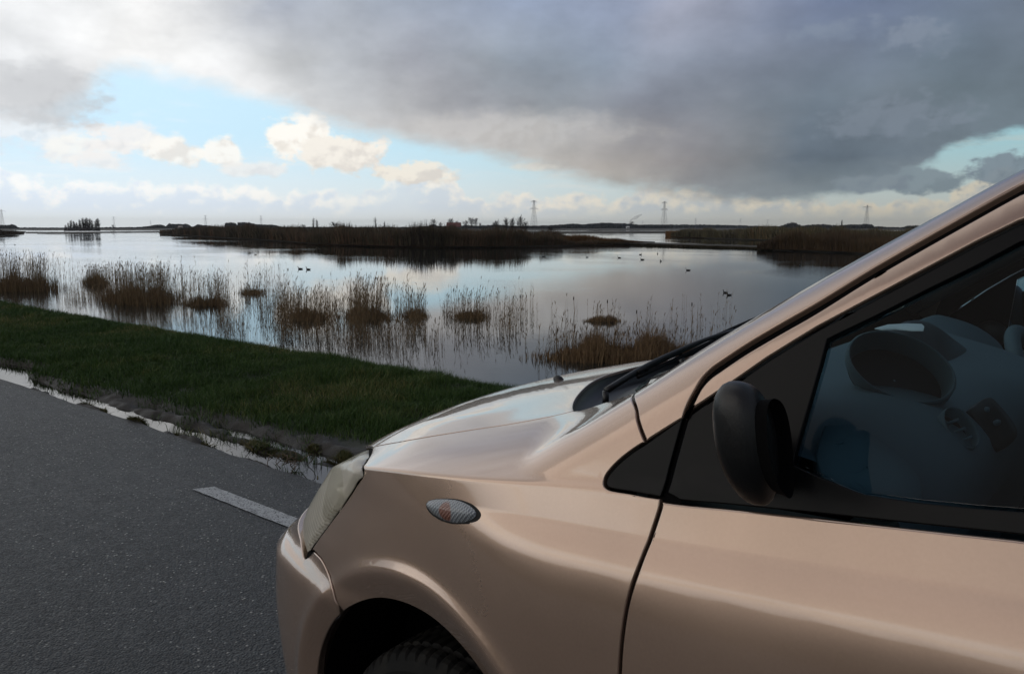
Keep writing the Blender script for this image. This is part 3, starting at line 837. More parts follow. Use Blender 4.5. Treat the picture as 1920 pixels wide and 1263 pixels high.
hls = [o for o in car.children if o.name.startswith('headlight')]
for k, o in enumerate(hls):
    cen = m_side(np.array([(.27, .155)]))[0]; s_ = 1 if k == 0 else -1
    inner = panel('reflector', np.array(hl_poly) * .94 + np.array(hl_poly).mean(0) * .06, m_side, M_refl, o, .014, -.040, .006)
    if s_ < 0:
        me = inner[0].data
        co = np.empty(len(me.vertices) * 3, np.float32); me.vertices.foreach_get('co', co); co = co.reshape(-1, 3)
        co[:, 1] = 2 * (CY - worldloc(o).y) - co[:, 1]; me.vertices.foreach_set('co', co.ravel()); me.flip_normals(); me.update()
    # lamp bowl and bulb
    c = BOWL.copy(); n = grad(c[None])[0]; c = c - n * .022
    ax = np.array([-.80, .55, .22]); ax /= np.linalg.norm(ax); e1 = np.cross(ax, [0, 0, 1.]); e1 /= np.linalg.norm(e1); e2 = np.cross(e1, ax)
    ringsG = []
    for t_ in np.linspace(0, 1, 9):
        rr = .046 * math.sin(t_ * 1.45 + .12); dd = .03 * (1 - math.cos(t_ * 1.45))
        ringsG.append([c - ax * .03 + ax * dd + e1 * rr * math.cos(a) * 1.15 + e2 * rr * math.sin(a) * 1.3 for a in np.linspace(0, 2 * math.pi, 33)[:-1]])
    G = np.array(ringsG); G[..., 1] *= s_
    mb = MB(); mb.grid(car2world(G), closed=True); mb.build('lamp_bowl', M_reflector, o)
    B = np.array([[c + ax * (.0 + .022 * h_) + e1 * r_ * math.cos(a) + e2 * r_ * math.sin(a) for a in np.linspace(0, 2 * math.pi, 13)[:-1]] for h_, r_ in ((-1, .008), (0, .008), (.7, .007), (1, .002))])
    B[..., 1] *= s_; mb = MB(); mb.grid(car2world(B), closed=True); mb.build('bulb', M_bulb, o)
# lamp housing behind the lens
panel('headlight_housing', hl_poly, m_side, M_plastic, car, .02, -.055, .01, sides='both')

# --- side marker lamp with gasket
mk_px = [(800, 944), (806, 938), (822, 935), (842, 935), (862, 938), (880, 946), (892, 957), (894, 964), (888, 972), (872, 978), (850, 979), (830, 973), (812, 962), (803, 952)]
gk_px = [(799, 943), (806, 937), (824, 934), (846, 934), (866, 937), (886, 945), (899, 957), (902, 966), (896, 975), (878, 981), (852, 982), (828, 976), (808, 963), (800, 952)]
mc = hit([(842, 957)])[0]; wc = car2world(mc); MARK_C = (float(wc[0] - CAR_O[0]), float(wc[2] - CAR_O[2]))
M_marker = material('fluted_marker_lens', rough=.2, coat=.6, fn=_marker)
gks = panel('side_marker', spline(S(gk_px + gk_px[:1]), 3)[:-1], m_side, M_rubber, car, .005, .0005, .004, sides='both', rim=.0008, gap=0)
for k, o in enumerate(gks):
    l = panel('marker_lens', spline(S(mk_px + mk_px[:1]), 3)[:-1], m_side, M_marker, o, .0035, .001, .006, rim=.0006, gap=0, dome=lambda d, q: .0105 * (1 - np.exp(-d / .006)))[0]
    if k == 1:
        me = l.data; co = np.empty(len(me.vertices) * 3, np.float32); me.vertices.foreach_get('co', co); co = co.reshape(-1, 3)
        co[:, 1] = 2 * (CY - worldloc(o).y) - co[:, 1]; me.vertices.foreach_set('co', co.ravel()); me.flip_normals(); me.update()

# --- doors
belt_px = [(1240, 935), (1290, 941), (1360, 947), (1440, 955), (1520, 963), (1640, 976), (1780, 991), (1905, 1004)]
P_belt = hit(belt_px); bl = inv_side(P_belt)
B_U = 2.13
zb = lambda u: float(np.interp(u, [P_belt[-1, 0], 1.8, 2.13, 2.8, 3.2], [P_belt[-1, 2], P_belt[-1, 2] + .022, P_belt[-1, 2] + .045, P_belt[-1, 2] + .085, P_belt[-1, 2] + .10]))
belt_ext = SU([(u, zb(u)) for u in (1.7, 1.8, 1.9, 2.0, B_U)])
pts = np.vstack([spline(bl, 3) - np.array([0, .0015]), belt_ext - np.array([0, .0015]), SU([(B_U, z) for z in (.8, .6, .45, .35, .24)]), SU([(1.7, .225), (1.4, .225), (1.13, .225)]), inv_side(P_door)[::-1][:-1]])
doors = panel('door', pts, m_side, M_paint, car, .010, 0, .02, sides='both', rim=.0035, lines=FL[:11], gap=.0022)
# upper frame: painted band
fr_px = [(1296, 770), (1368, 722), (1440, 672), (1490, 641), (1534, 614), (1620, 568), (1740, 504), (1830, 456), (1912, 416)]
frl = inv_side(hit(fr_px))
fl_last = frl[-1]
gl_px = [(1552, 636), (1640, 594), (1740, 543), (1830, 499), (1912, 455)]
gll = inv_side(hit(gl_px)); gl_last = gll[-1]
up = np.array(upper_gap)
def below(line, d): return [(p[0], p[1] - d * EL) for p in line]
frame_back = [(fl_last[0] + d, fl_last[1] + EL * e) for d, e in ((.10, .036), (.2, .062), (.32, .080), (.44, .086), (.60, .086))]
glass_back = [(gl_last[0] + d, gl_last[1] + EL * e) for d, e in ((.10, .040), (.2, .070), (.32, .090), (.44, .096), (.585, .096))]
gap_back = upper_gap + [(last[0] + .66, last[1] + EL * .080)]
gp = inv_side(gu)
gapside = gp[k0 + 2:]
edge_hi = np.vstack([gapside, np.array(gap_back)])
off_gap = edge_hi - np.array([0, .010])
# shift the edge down a little so that the gap shows dark
pts = np.vstack([off_gap, [(off_gap[-1][0], glass_back[-1][1] - .1)], [(off_gap[-1][0] - .03, glass_back[-1][1] - .1)], np.array(frame_back)[::-1], frl[::-1]])
panel('door_frame', pts, m_side, M_paint, car, .013, 0, .014, sides='both', rim=.003)
# black window surround with the glass opening as a hole
gb_px = [(1487, 869), (1540, 893), (1620, 922), (1720, 938), (1820, 948), (1912, 955)]
gbl = inv_side(hit(gb_px)); gb_last = gbl[-1]
gb_back = [(u, SU([(u, zb(u) + .035)])[0][1]) for u in (1.7, 1.85, 2.0, 2.09)]
hole = np.vstack([gll, np.array(glass_back), np.array(gb_back)[::-1], gbl[::-1], inv_side(hit([(1496, 835), (1520, 752), (1540, 682)]))])
outer = np.vstack([inv_side(P_gapup)[1:k0 + 2] + np.array([.004, 0]), frl[1:], np.array(frame_back), [(B_U - .004, glass_back[-1][1])], [(B_U - .004, SU([(B_U, .98)])[0][1])], belt_ext[::-1], spline(bl, 3)[::-1][:-1]])
outer = np.vstack([outer[:-1]])
panel('window_surround', outer, m_side, M_trim, car, .016, -.003, .010, holes=[hole], sides='both', rim=.002)
panel('side_window', hole, m_side, M_glass, car, .03, -.009, .004, sides='both', rim=-.002)

# --- rear doors, quarters, roof, tail (beyond the frame)
pts = np.vstack([SU([(u, zb(u)) for u in (B_U + .007, 2.4, 2.7, 2.95)]), SU([(3.0, .85), (2.98, .70)]), inv_side(arch(AR2_U, 112, 172, .345)), SU([(2.70, .225), (2.4, .225), (B_U + .007, .225)]), SU([(B_U + .007, z) for z in (.4, .6, .8)])])
panel('rear_door', pts, m_side, M_paint, car, .03, 0, .02, sides='both')
ztop = lambda u: SU([(u, zb(u) + .035)])[0]
w_lo = [ztop(u) for u in (2.19, 2.45, 2.7, 2.92)]
w_hi = [(u, e) for u, e in ((2.92, w_lo[-1][1] + .17), (2.8, glass_back[-1][1] - .005), (2.5, glass_back[-1][1] + .0), (2.19, glass_back[-1][1]))]
panel('rear_side_window', np.vstack([w_lo, w_hi]), m_side, M_glass, car, .03, -.006, .004, sides='both', rim=-.002)
o_lo = [SU([(u, zb(u))])[0] for u in (B_U, 2.45, 2.7, 2.98)]
o_hi = [(3.0, w_hi[0][1] + .01), (2.84, w_hi[1][1] + .035), (2.5, w_hi[2][1] + .035), (B_U, glass_back[-1][1] + .035)]
panel('rear_window_surround', np.vstack([o_lo, o_hi]), m_side, M_trim, car, .03, -.003, .01, holes=[np.vstack([w_lo, w_hi])], sides='both')
q = np.vstack([[(off_gap[-1][0], off_gap[-1][1] + .012)], [(2.5, off_gap[-1][1] + .010)], [(3.0, off_gap[-1][1] - .01)], [(3.30, off_gap[-1][1] - .07)], SU([(3.42, 1.1), (3.5, .95), (3.5, .6), (3.44, .45)]), inv_side(arch(AR2_U, 8, 108, .345)), SU([(2.99, .70), (3.01, .85), (2.99, zb(2.98))]), [o_hi[0], o_hi[1], o_hi[2], (off_gap[-1][0], off_gap[-1][1] - .001)]])
panel('rear_quarter', q, m_side, M_paint, car, .03, 0, .02, sides='both')
# windscreen, roof
ws = [(u, w) for u, w in zip(pu, edge_w(pu))]
base = [(u + .15 - .04 * (w / .6) ** 2, w * .985) for u, w in cowl_uw[:8]]
half = [tuple(p) for p in spline(base + [(1.045, edge_w(1.045))], 3)] + ws[1:]
half = [h for h in half] + [(1.84, .3), (1.83, 0)]
full = half + [(u, -w) for u, w in half[::-1][1:] if w > .002]
panel('windscreen', full, m_top, M_screen, car, .04, -.006, .004, rim=-.001)
half = [(1.845, 0), (1.855, .3), (1.89, edge_w(1.88))] + [(u, w) for u, w in ((2.0, .585), (2.3, .58), (2.7, .57), (3.05, .55), (3.2, .45), (3.23, .2), (3.24, 0))]
full = half + [(u, -w) for u, w in half[::-1][1:-1]]
panel('roof', full, m_top, M_paint, car, .04, 0, .01)
# tail: a lofted rear with window, lamps and bumper
def m_rear(qq):
    qq = np.asarray(qq, float); o = np.stack([np.full_like(qq[..., 0], 2.6), qq[..., 0], qq[..., 1]], -1); d = np.zeros_like(o); d[..., 0] = 1
    return root(o, d, .05, 1.4)
def rear(name, half, mat, off=0, sp=.04, holes=()):
    full = half + [(-w, z) for w, z in half[::-1] if w > .002]
    panel(name, full, m_rear, mat, car, sp, off, .015, holes)
rear('tailgate', [(0, .52), (.42, .52), (.50, .62), (.56, .95), (.53, 1.2), (.46, 1.37), (0, 1.40)], M_paint)
rear('rear_window', [(0, 1.0), (.44, 1.0), (.44, 1.2), (.36, 1.32), (0, 1.34)], M_glass, .003)
rear('rear_bumper', [(0, .25), (.66, .25), (.70, .5), (.44, .505), (0, .505)], M_paint)
M_tail = material('red_lamp_lens', C(150, 20, 18), .15, 0, .5, .5)
for s_ in (1, -1):
    pl = [(.52 * s_, .60), (.68 * s_, .60), (.69 * s_, .92), (.58 * s_, .92)]
    panel('tail_lamp', pl, m_rear, M_tail, car, .03, .004, .01)

# --- black strips added behind the gaps, the shade put into their colour
ribbon('door_gap_shade', np.vstack([inv_side(P_door)[::-1], gp[1:], np.array(upper_gap)]), m_side, M_shell, car, .05, -.008)
ribbon('pillar_gap_shade', inv_side(P_seam), m_side, M_shell, car, .03, -.012)
ribbon('bonnet_gap_shade', inv_side(P_bonline), m_side, M_shell, car, .03, -.015)
ribbon('bumper_gap_shade', np.vstack([inv_side(P_hl[:1]), inv_side(P_bs)[:-2]]), m_side, M_shell, car, .03, -.012)
ribbon('lamp_gap_shade', inv_side(P_hl), m_side, M_shell, car, .012, -.002)
ribbon('sill', SU([(1.0, .225), (1.4, .222), (1.9, .222), (2.3, .222), (2.75, .222)]), m_side, M_shell, car, .05, -.004)

# --- cowl: the black recess at the foot of the windscreen
ce = spline(cowl_uw, 4)
lo = inv_top(np.vstack([P_cowllow]))
G = []
for k_, (du, off) in enumerate(((-.006, -.006), (-.002, -.024), (.02, -.040), (.07, -.038), (.12, -.026), (.17, -.008))):
    row = []
    for (u, w) in ce[::2]:
        f = w / .655
        row.append((u + du * (1 - .25 * f * f), w * (1 + .02 * f)))
    Pm = m_top(np.array(row)); Nn = grad(Pm); Pm = Pm + np.array([0, 0, 1.]) * off * 1.0; G.append(Pm)
G = np.array(G)
Gf = np.concatenate([(G * np.array([1, -1, 1]))[:, ::-1][:, :-1], G], 1)
mb = MB(); mb.grid(car2world(Gf)); cowl = mb.build('cowl', M_trim, car)
# recess side wall filled by a dark sheet under the pillar foot
pts_c = np.vstack([inv_side(P_cowllow), inv_side(top_edge)[:1] + np.array([.02, .02])])
pc = [(.86, .60), (.90, .665), (.95, .70), (1.04, .715), (1.12, .66), (1.12, .55), (1.0, .5), (.9, .5)]
for s_ in (1, -1): panel('cowl_end', [(u, w * s_) for u, w in pc], m_top, M_rubber, cowl, .02, -.034, .002)

# --- wipers: arm and blade lying on the windscreen
def on_screen(uw, h): 
    P = m_top(np.array(uw, float)); return P + grad(P) * h
def wiper(piv, a0, a1, b0, b1):
    mb = MB(); arm = on_screen(spline([piv, a0, a1], 8), .0)
    hh = .012 + .016 * np.sin(np.linspace(0, math.pi, len(arm)))
    arm = arm + np.array([0, 0, 1.]) * hh[:, None]
    mb.tube(car2world(arm), list(np.linspace(.0065, .004, len(arm))), 8)
    mb.tube(car2world(np.array([arm[0] - [0, 0, .03], arm[0]])), .006, 12)
    w = mb.build('wiper', M_plastic, car)
    mb = MB(); L = on_screen(spline([b0, ((b0[0] + b1[0]) / 2 - .012, (b0[1] + b1[1]) / 2), b1], 8), .012)
    mb.tube(car2world(L), .0045, 6); mb.tube(car2world(L + np.array([0, 0, .009])), .0035, 6)
    for f in (0.12, .37, .62, .87):
        i = int(f * (len(L) - 1)); mb.tube(car2world(np.array([L[i], L[i] + [0, 0, .012]])), .004, 6)
    mb.build('wiper_blade', M_rubber, w)
wiper((.86, .50), (.90, .36), (.965, .20), (.89, .43), (.985, .02))
wiper((.72, -.06), (.80, -.20), (.90, -.36), (.79, -.12), (.90, -.54))

# --- wheels and their housings
M_tyre = material('tyre_rubber', C(22, 21, 20), .75, 0, .25, fn=lambda t, b: (t.l.new(t.mix(t.step(t.noise(t.coord('Object'), 20, 4, .6), .4, .7), C(16, 16, 15), C(34, 32, 28)), b.inputs['Base Color'])))
M_rim = material('steel_rim', C(120, 122, 124), .4, .8)
def lathe(prof, cx, cz, n, sgn, w0, mod=None):
    G = []
    for (r, y) in prof:
        row = []
        for k in range(n):
            a = 2 * math.pi * k / n; rr = r + (mod(r, y, k) if mod else 0)
            row.append((cx + rr * math.cos(a), (w0 - y) * sgn, cz + rr * math.sin(a)))
        G.append(row)
    return np.array(G)
def wheel(u, sgn):
    cz = .228; c = car2world(np.array([u, .72 * sgn, cz]))
    w = bpy.data.objects.new('wheel', None); col.objects.link(w); w.parent = car; w.location = Vector(c) - Vector(CAR_O); w.empty_display_size = .1
    def lug(r, y, k):
        if r < .255: return 0
        return (-.005 if (k % 4 == 0) else 0) + (-.008 if abs(y - .045) < .004 or abs(y - .085) < .004 or abs(y - .125) < .004 else 0)
    prof = [(.175, .012), (.19, .002), (.212, -.006), (.235, -.004), (.250, .004), (.262, .014), (.266, .022), (.268, .034), (.268, .041), (.268, .045), (.268, .049), (.269, .065), (.269, .081), (.269, .085), (.269, .089), (.269, .105), (.268, .121), (.268, .125), (.268, .129), (.266, .148), (.256, .163), (.22, .17), (.18, .16)]
    mb = MB(); mb.grid(car2world(lathe(prof, u, cz, 240, sgn, .785, lug)), closed=True); mb.build('tyre', M_tyre, w, smooth=False)
    prof = [(.0, .06), (.03, .045), (.055, .03), (.07, .04), (.10, .055), (.135, .03), (.15, .02), (.165, .008), (.176, .008), (.176, .10), (.0, .10)]
    mb = MB(); mb.grid(car2world(lathe(prof, u, cz, 60, sgn, .785)), closed=True); mb.build('rim', M_rim, w)
for u in (AR_U, AR2_U):
    for sgn in (1, -1):
        wheel(u, sgn)
        pr = [(.342, .080), (.346, .10), (.346, .30)]
        mb = MB()
        n = 48; G = []
        for r, y in pr: G.append([(u + r * math.cos(a), (.845 - y) * sgn, AR_Z + r * math.sin(a)) for a in np.linspace(R(-25), R(205), n)])
        mb.grid(car2world(np.array(G)))
        disc = [[(u + r * math.cos(a), (.835 - .30) * sgn, AR_Z + r * math.sin(a)) for a in np.linspace(0, 2 * math.pi, n)] for r in (.02, .36)]
        mb.grid(car2world(np.array(disc)))
        mb.build('wheel_arch_liner', M_shell, car)
# floor pan, so that no light comes up through the cabin
mb = MB()
mb.box(car2world(np.array([1.85, 0, .24])), (1.45, 1.52, .05)); mb.box(car2world(np.array([.62, 0, .45])), (.5, .95, .4)); mb.box(car2world(np.array([3.1, 0, .45])), (.6, .95, .4))
mb.build('floor_pan', M_shell, car)

# --- door mirrors
def superell(cx, rx, n=2.6, m=20, k=28):
    G = []
    for i in range(m + 1):
        ph = -math.pi / 2 + math.pi * i / m; row = []
        for j in range(k):
            th = 2 * math.pi * j / k
            f = lambda c, e: math.copysign(abs(c) ** e, c)
            e = 2 / n
            row.append((f(math.cos(ph), e) * f(math.cos(th), e) * rx[0], f(math.sin(ph), e) * rx[1], f(math.cos(ph), e) * f(math.sin(th), e) * rx[2]))
        G.append(row)
    return np.array(G)
def mirror(s_):
    c = MIR_C.copy()
    G = superell(c, MIR_R, 2.5)
    # pull the back (towards +u) flat, lean the outer end
    x = G[..., 0]; G[..., 0] = np.where(x > .028, .028 + (x - .028) * .12, x)
    G[..., 2] *= 1 - .18 * (G[..., 1] / MIR_R[1]) ; G[..., 0] += -.10 * G[..., 1] - .12 * G[..., 2]
    G[..., 2] += .02 * (G[..., 1] / MIR_R[1])
    P = G + c; P[..., 1] *= s_
    mb = MB(); mb.grid(car2world(P), closed=True)
    st_ = np.array([[c[0] - .02, c[1] - .08, c[2] - .045], [c[0] - .035, c[1] - .15, c[2] - .07]]); st_[:, 1] *= s_
    mb.tube(car2world(st_), [.035, .04], 14)
    m = mb.build('door_mirror', M_plastic, car)
    th = np.linspace(0, 2 * math.pi, 33)[:-1]
    gl = []
    for q, dx in ((1.0, .002), (.97, -.003), (.93, -.012), (.88, -.014), (.5, -.014), (.02, -.014)):
        row = []
        for a in th:
            f = lambda cc: math.copysign(abs(cc) ** .8, cc)
            y_ = f(math.cos(a)) * MIR_R[1] * .80 * q; z_ = f(math.sin(a)) * MIR_R[2] * .78 * q
            z_ = z_ * (1 - .18 * y_ / MIR_R[1]) + .02 * y_ / MIR_R[1]
            row.append((.036 + dx - .10 * y_ - .12 * z_ + c[0], (y_ + c[1]) * s_, z_ + c[2]))
        gl.append(row)
    mb = MB(); mb.grid(car2world(np.array(gl[:4])), closed=True); mb.build('mirror_rim', M_shell, m)
    mb = MB(); mb.grid(car2world(np.array(gl[3:])), closed=True); mb.build('mirror_glass', M_mir, m)
M_mir = material('mirror_glass', (.75, .78, .8, 1), .03, 1.0)
MIR_C = np.array([1.296, .906, 1.016]); MIR_R = (.030, .032, .063)
mirror(1); mirror(-1)

# --- cabin
M_dash = material('grey_green_dash', C(80, 98, 106), .65, 0, .3, fn=lambda t, b: t.l.new(t.bump(t.noise(t.coord('Object'), 500, 2, .5), .3, .0005), b.inputs['Normal']))
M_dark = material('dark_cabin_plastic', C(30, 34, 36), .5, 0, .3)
M_seat = material('grey_seat_fabric', C(74, 82, 84), .9, 0, .1)
sec = [(.93, .90), (1.02, .955), (1.14, .985), (1.28, .998), (1.36, .99), (1.42, .965), (1.455, .92), (1.45, .84), (1.41, .77), (1.38, .68), (1.30, .55), (1.05, .5)]
ws_ = np.linspace(-.76, .76, 45); G = []
for w in ws_:
    cen = math.exp(-(w / .17) ** 4); hump = math.exp(-((w + .38) / .20) ** 4); edge = sstep(abs(w), .60, .78)
    row = []
    for k, (u, z) in enumerate(spline(sec, 3)):
        face = 1 if z < .97 or u > 1.3 else 0
        row.append((u - .13 * sstep(-w, .14, .28) * sstep(u, 1.15, 1.35) + .05 * cen * sstep(u, 1.2, 1.4) - .03 * edge * sstep(u, 1.2, 1.4), w, z + .03 * hump * sstep(u, 1.15, 1.3) * (1 - sstep(u, 1.45, 1.5)) - .03 * edge * sstep(u, 1.0, 1.2)))
    G.append(row)
mb = MB(); mb.grid(car2world(np.array(G))); dash = mb.build('dashboard', M_dash, car)
def plane_pts(px, w=None, pt=None, n=None):
    d = ray(np.array(px)[:, 0], np.array(px)[:, 1]) * np.array([1, -1, 1]); o = np.array([CU, CY, CAM_H - CAR_Z])
    n = np.array(n, float); pt = np.array(pt, float)
    t = ((pt - o) @ n) / (d @ n); return o + d * t[:, None]
def plate(name, px, pt, n, mat, parent, th=.006, inner=None, depth=.03, imat=None, iname=None):
    """a shaped plate lying in a sloping plane of the dash, optionally with a recess"""
    P = plane_pts(px, pt=pt, n=n); nn = np.array(n, float) / np.linalg.norm(n)
    c = P.mean(0)
    rings = [P - nn * .02, P + nn * th * .5, P * .97 + c * .03 + nn * th]
    mb = MB()
    if inner:
        rings += [P * (1 - q) + c * q + nn * dd for q, dd in ((.045, th), (.06, th * .3), (.12, -depth))]
        mb.grid(car2world(np.array(rings)), closed=True); o = mb.build(name, mat, parent)
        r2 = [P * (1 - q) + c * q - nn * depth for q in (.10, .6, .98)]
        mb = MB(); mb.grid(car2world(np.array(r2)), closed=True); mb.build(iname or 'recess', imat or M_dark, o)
    else:
        rings += [P * .5 + c * .5 + nn * th * 1.2, P * .02 + c * .98 + nn * th * 1.2]
        mb.grid(car2world(np.array(rings)), closed=True); o = mb.build(name, mat, parent)
    return o
def oval(cx, cy, rx, ry, tilt, n=36):
    a = np.linspace(0, 2 * math.pi, n + 1)[:-1]; c_, s_ = math.cos(R(tilt)), math.sin(R(tilt))
    return [(cx + rx * math.cos(t) * c_ - ry * math.sin(t) * s_, cy + rx * math.cos(t) * s_ + ry * math.sin(t) * c_) for t in a]
from mathutils.bvhtree import BVHTree
_dm = dash.data; _dl = worldloc(dash)
_bvh = BVHTree.FromPolygons([tuple(v.co + _dl) for v in _dm.vertices], [tuple(p.vertices) for p in _dm.polygons])
def on_dash(px, py, lift=.0):
    """the place of the dashboard's skin seen at a pixel, in car space, and its normal"""
    dd = Vector(ray(float(px), float(py)).tolist()).normalized(); h = _bvh.ray_cast(Vector((0, 0, CAM_H)), dd)
    if h[0] is None: return None
    n = h[1] if h[1].dot(dd) < 0 else -h[1]
    p = np.array(h[0]); q = np.array([p[0] + CU, CY - p[1], p[2] - CAR_Z]); return q, np.array([n[0], -n[1], n[2]])
def dplate(name, px, cx, cy, mat, parent, th=.006, hollow=False, depth=.02, iname=None):
    h = on_dash(cx, cy); q, n = h; v = np.array([CU, CY, CAM_H - CAR_Z]) - q; v /= np.linalg.norm(v); n = n + v * .55; n /= np.linalg.norm(n)
    return plate(name, px, q + v * .012, n, mat, parent, th, hollow, depth, M_dark, iname)
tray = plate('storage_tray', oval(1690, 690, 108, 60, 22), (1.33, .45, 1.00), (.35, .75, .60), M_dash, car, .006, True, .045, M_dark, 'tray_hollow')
lid = dplate('glovebox_lid', spline([(1545, 800), (1600, 800), (1680, 850), (1725, 905), (1715, 955), (1640, 960), (1560, 925), (1530, 860), (1545, 800)], 4)[:-1].tolist(), 1640, 880, M_dash, car, .005)
for (cx, cy, rx, ry, tl) in ((1797, 806, 46, 24, 52), (1580, 850, 52, 30, 50)):
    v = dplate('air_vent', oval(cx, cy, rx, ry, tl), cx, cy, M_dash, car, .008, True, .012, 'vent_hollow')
    q, n = on_dash(cx, cy); vv = np.array([CU, CY, CAM_H - CAR_Z]) - q; vv /= np.linalg.norm(vv)
    for f_ in (-.45, 0, .45):
        a_ = plane_pts([(cx + f_ * rx * .6 - 14, cy + f_ * rx * .78 + 6), (cx + f_ * rx * .6 + 14, cy + f_ * rx * .78 - 4)], pt=q + vv * .016, n=vv)
        mb = MB(); mb.tube(car2world(a_), .0022, 6); mb.build('vent_slat', M_dash, v)
cons = dplate('centre_console', spline([(1812, 772), (1845, 748), (1866, 762), (1896, 800), (1899, 824), (1872, 846), (1848, 832), (1812, 772)], 4)[:-1].tolist(), 1855, 800, M_dark, car, .008)
for cx, cy in ((1838, 778), (1856, 799), (1876, 820)):
    dplate('control_knob', oval(cx, cy, 6, 4.5, 40, 16), cx, cy, M_dash, cons, .016)
mb = MB(); G = []
for w_ in np.linspace(.12, -.12, 9):
    G.append([(1.16 + .20 * t_, w_, .985 + .075 * math.sin(math.pi * min(t_ * 1.1, 1)) * (1 - (w_ / .16) ** 2)) for t_ in np.linspace(0, 1, 12)])
mb.grid(car2world(np.array(G))); mb.build('instrument_pod', M_dark, car)
# tunnel and gear lever
G = []
for u_ in np.linspace(1.35, 2.2, 9): G.append([(u_, w_, .30 + (.34 - .22 * (u_ - 1.35)) * math.exp(-(w_ / .13) ** 4)) for w_ in np.linspace(-.3, .3, 21)])
mb = MB(); mb.grid(car2world(np.array(G))); mb.build('centre_tunnel', M_dash, car)
mb = MB(); mb.tube(car2world(np.array([(1.62, 0, .52), (1.61, 0, .66), (1.60, 0, .70)])), [.012, .010, .022], 12); mb.build('gear_lever', M_dark, car)
# steering wheel on the far (right hand) side
swc = np.array([1.455, -.37, .85]); ax = np.array([.88, 0, .47]); ax /= np.linalg.norm(ax); e1 = np.array([0, 1., 0]); e2 = np.cross(ax, e1)
mb = MB(); mb.tube(car2world(np.array([swc + .18 * (e1 * math.cos(a) + e2 * math.sin(a)) for a in np.linspace(0, 2 * math.pi, 49)])), .016, 10, cap=False)
for a in (R(10), R(170), R(270)): mb.tube(car2world(np.array([swc, swc + .18 * (e1 * math.cos(a) + e2 * math.sin(a))])), .015, 8)
sw = mb.build('steering_wheel', M_dash, car)
G = np.array([[swc + ax * h_ + r_ * (e1 * math.cos(a) + e2 * math.sin(a)) for a in np.linspace(0, 2 * math.pi, 25)[:-1]] for h_, r_ in ((-.02, .08), (.02, .085), (.035, .07), (.042, .03), (.043, .001))])
mb = MB(); mb.grid(car2world(G), closed=True); mb.build('airbag_cover', M_dash, sw)
mb = MB(); mb.tube(car2world(np.array([swc, swc - ax * .22])), .03, 12); mb.build('steering_column', M_dark, sw)
# seats
def seat(s_):
    def cush(cx, sx, name, mat=M_seat, parent=car):
        G = superell(None, sx, 3.2, 16, 24); return G
    def place(G, c, tilt):
        ct, st2 = math.cos(tilt), math.sin(tilt); Q = G.copy()
        Q[..., 0] = G[..., 0] * ct + G[..., 2] * st2; Q[..., 2] = -G[..., 0] * st2 + G[..., 2] * ct
        return Q + np.array(c)
    mb = MB(); mb.grid(car2world(place(superell(None, (.26, .25, .09), 3.2), (1.95, .37 * s_, .47), R(-8))), closed=True)
    b = mb.build('front_seat', M_seat, car)
    mb = MB(); mb.grid(car2world(place(superell(None, (.07, .24, .32), 3.0), (2.24, .37 * s_, .80), R(18))), closed=True); mb.build('seat_back', M_seat, b)
    mb = MB(); mb.grid(car2world(place(superell(None, (.05, .13, .09), 3.0), (2.36, .37 * s_, 1.20), R(18))), closed=True); mb.build('headrest', M_seat, b)
seat(1); seat(-1)
mb = MB(); mb.grid(car2world(superell(None, (.09, .62, .33), 3.0) + np.array([2.95, 0, .80])), closed=True); mb.grid(car2world(superell(None, (.26, .62, .10), 3.0) + np.array([2.72, 0, .47])), closed=True); mb.build('rear_seat', M_seat, car)
# door cards and headliner
for s_ in (1, -1):
    G = [[(u_, (.76 - .02 * (z_ < .6)) * s_, z_) for z_ in (.25, .45, .6, .75, .885 + .06 * (u_ - 1.1))] for u_ in np.linspace(1.08, 2.9, 20)]
    mb = MB(); mb.grid(car2world(np.array(G))); mb.build('door_card', M_dash, car)
G = [m_top([(u_, w_) for w_ in np.linspace(-.54, .54, 15)]) - np.array([0, 0, .03]) for u_ in np.linspace(1.80, 3.2, 16)]
mb = MB(); mb.grid(car2world(np.array(G))); mb.build('headliner', M_dash, car)
for s_ in (1, -1):
    line = top_edge[1:] * np.array([1, s_, 1]) + np.array([.0, -.045 * s_, -.03])
    mb = MB(); mb.tube(car2world(line), .022, 10); mb.build('pillar_trim', M_dark, car)
# paper lying on the dashboard
pp = plane_pts([(1640, 617), (1665, 610), (1700, 608), (1728, 609), (1733, 614), (1731, 621), (1712, 621), (1680, 618), (1655, 619)], pt=(1.2, .30, 1.012), n=(-.12, .28, 1))
c_ = pp.mean(0); V = []
for q, dz in ((1, 0), (1, .002), (.6, .004), (.02, .005)): V.append((pp * q + c_ * (1 - q)) + np.array([0, 0, dz]))
mb = MB(); mb.grid(car2world(np.array(V)), closed=True)
pap = mb.build('paper', material('white_paper', C(205, 212, 215), .8), None, False, origin=tuple(car2world(c_)))
tag(pap, 'folded white paper lying on top of the dashboard behind the windscreen', 'paper')

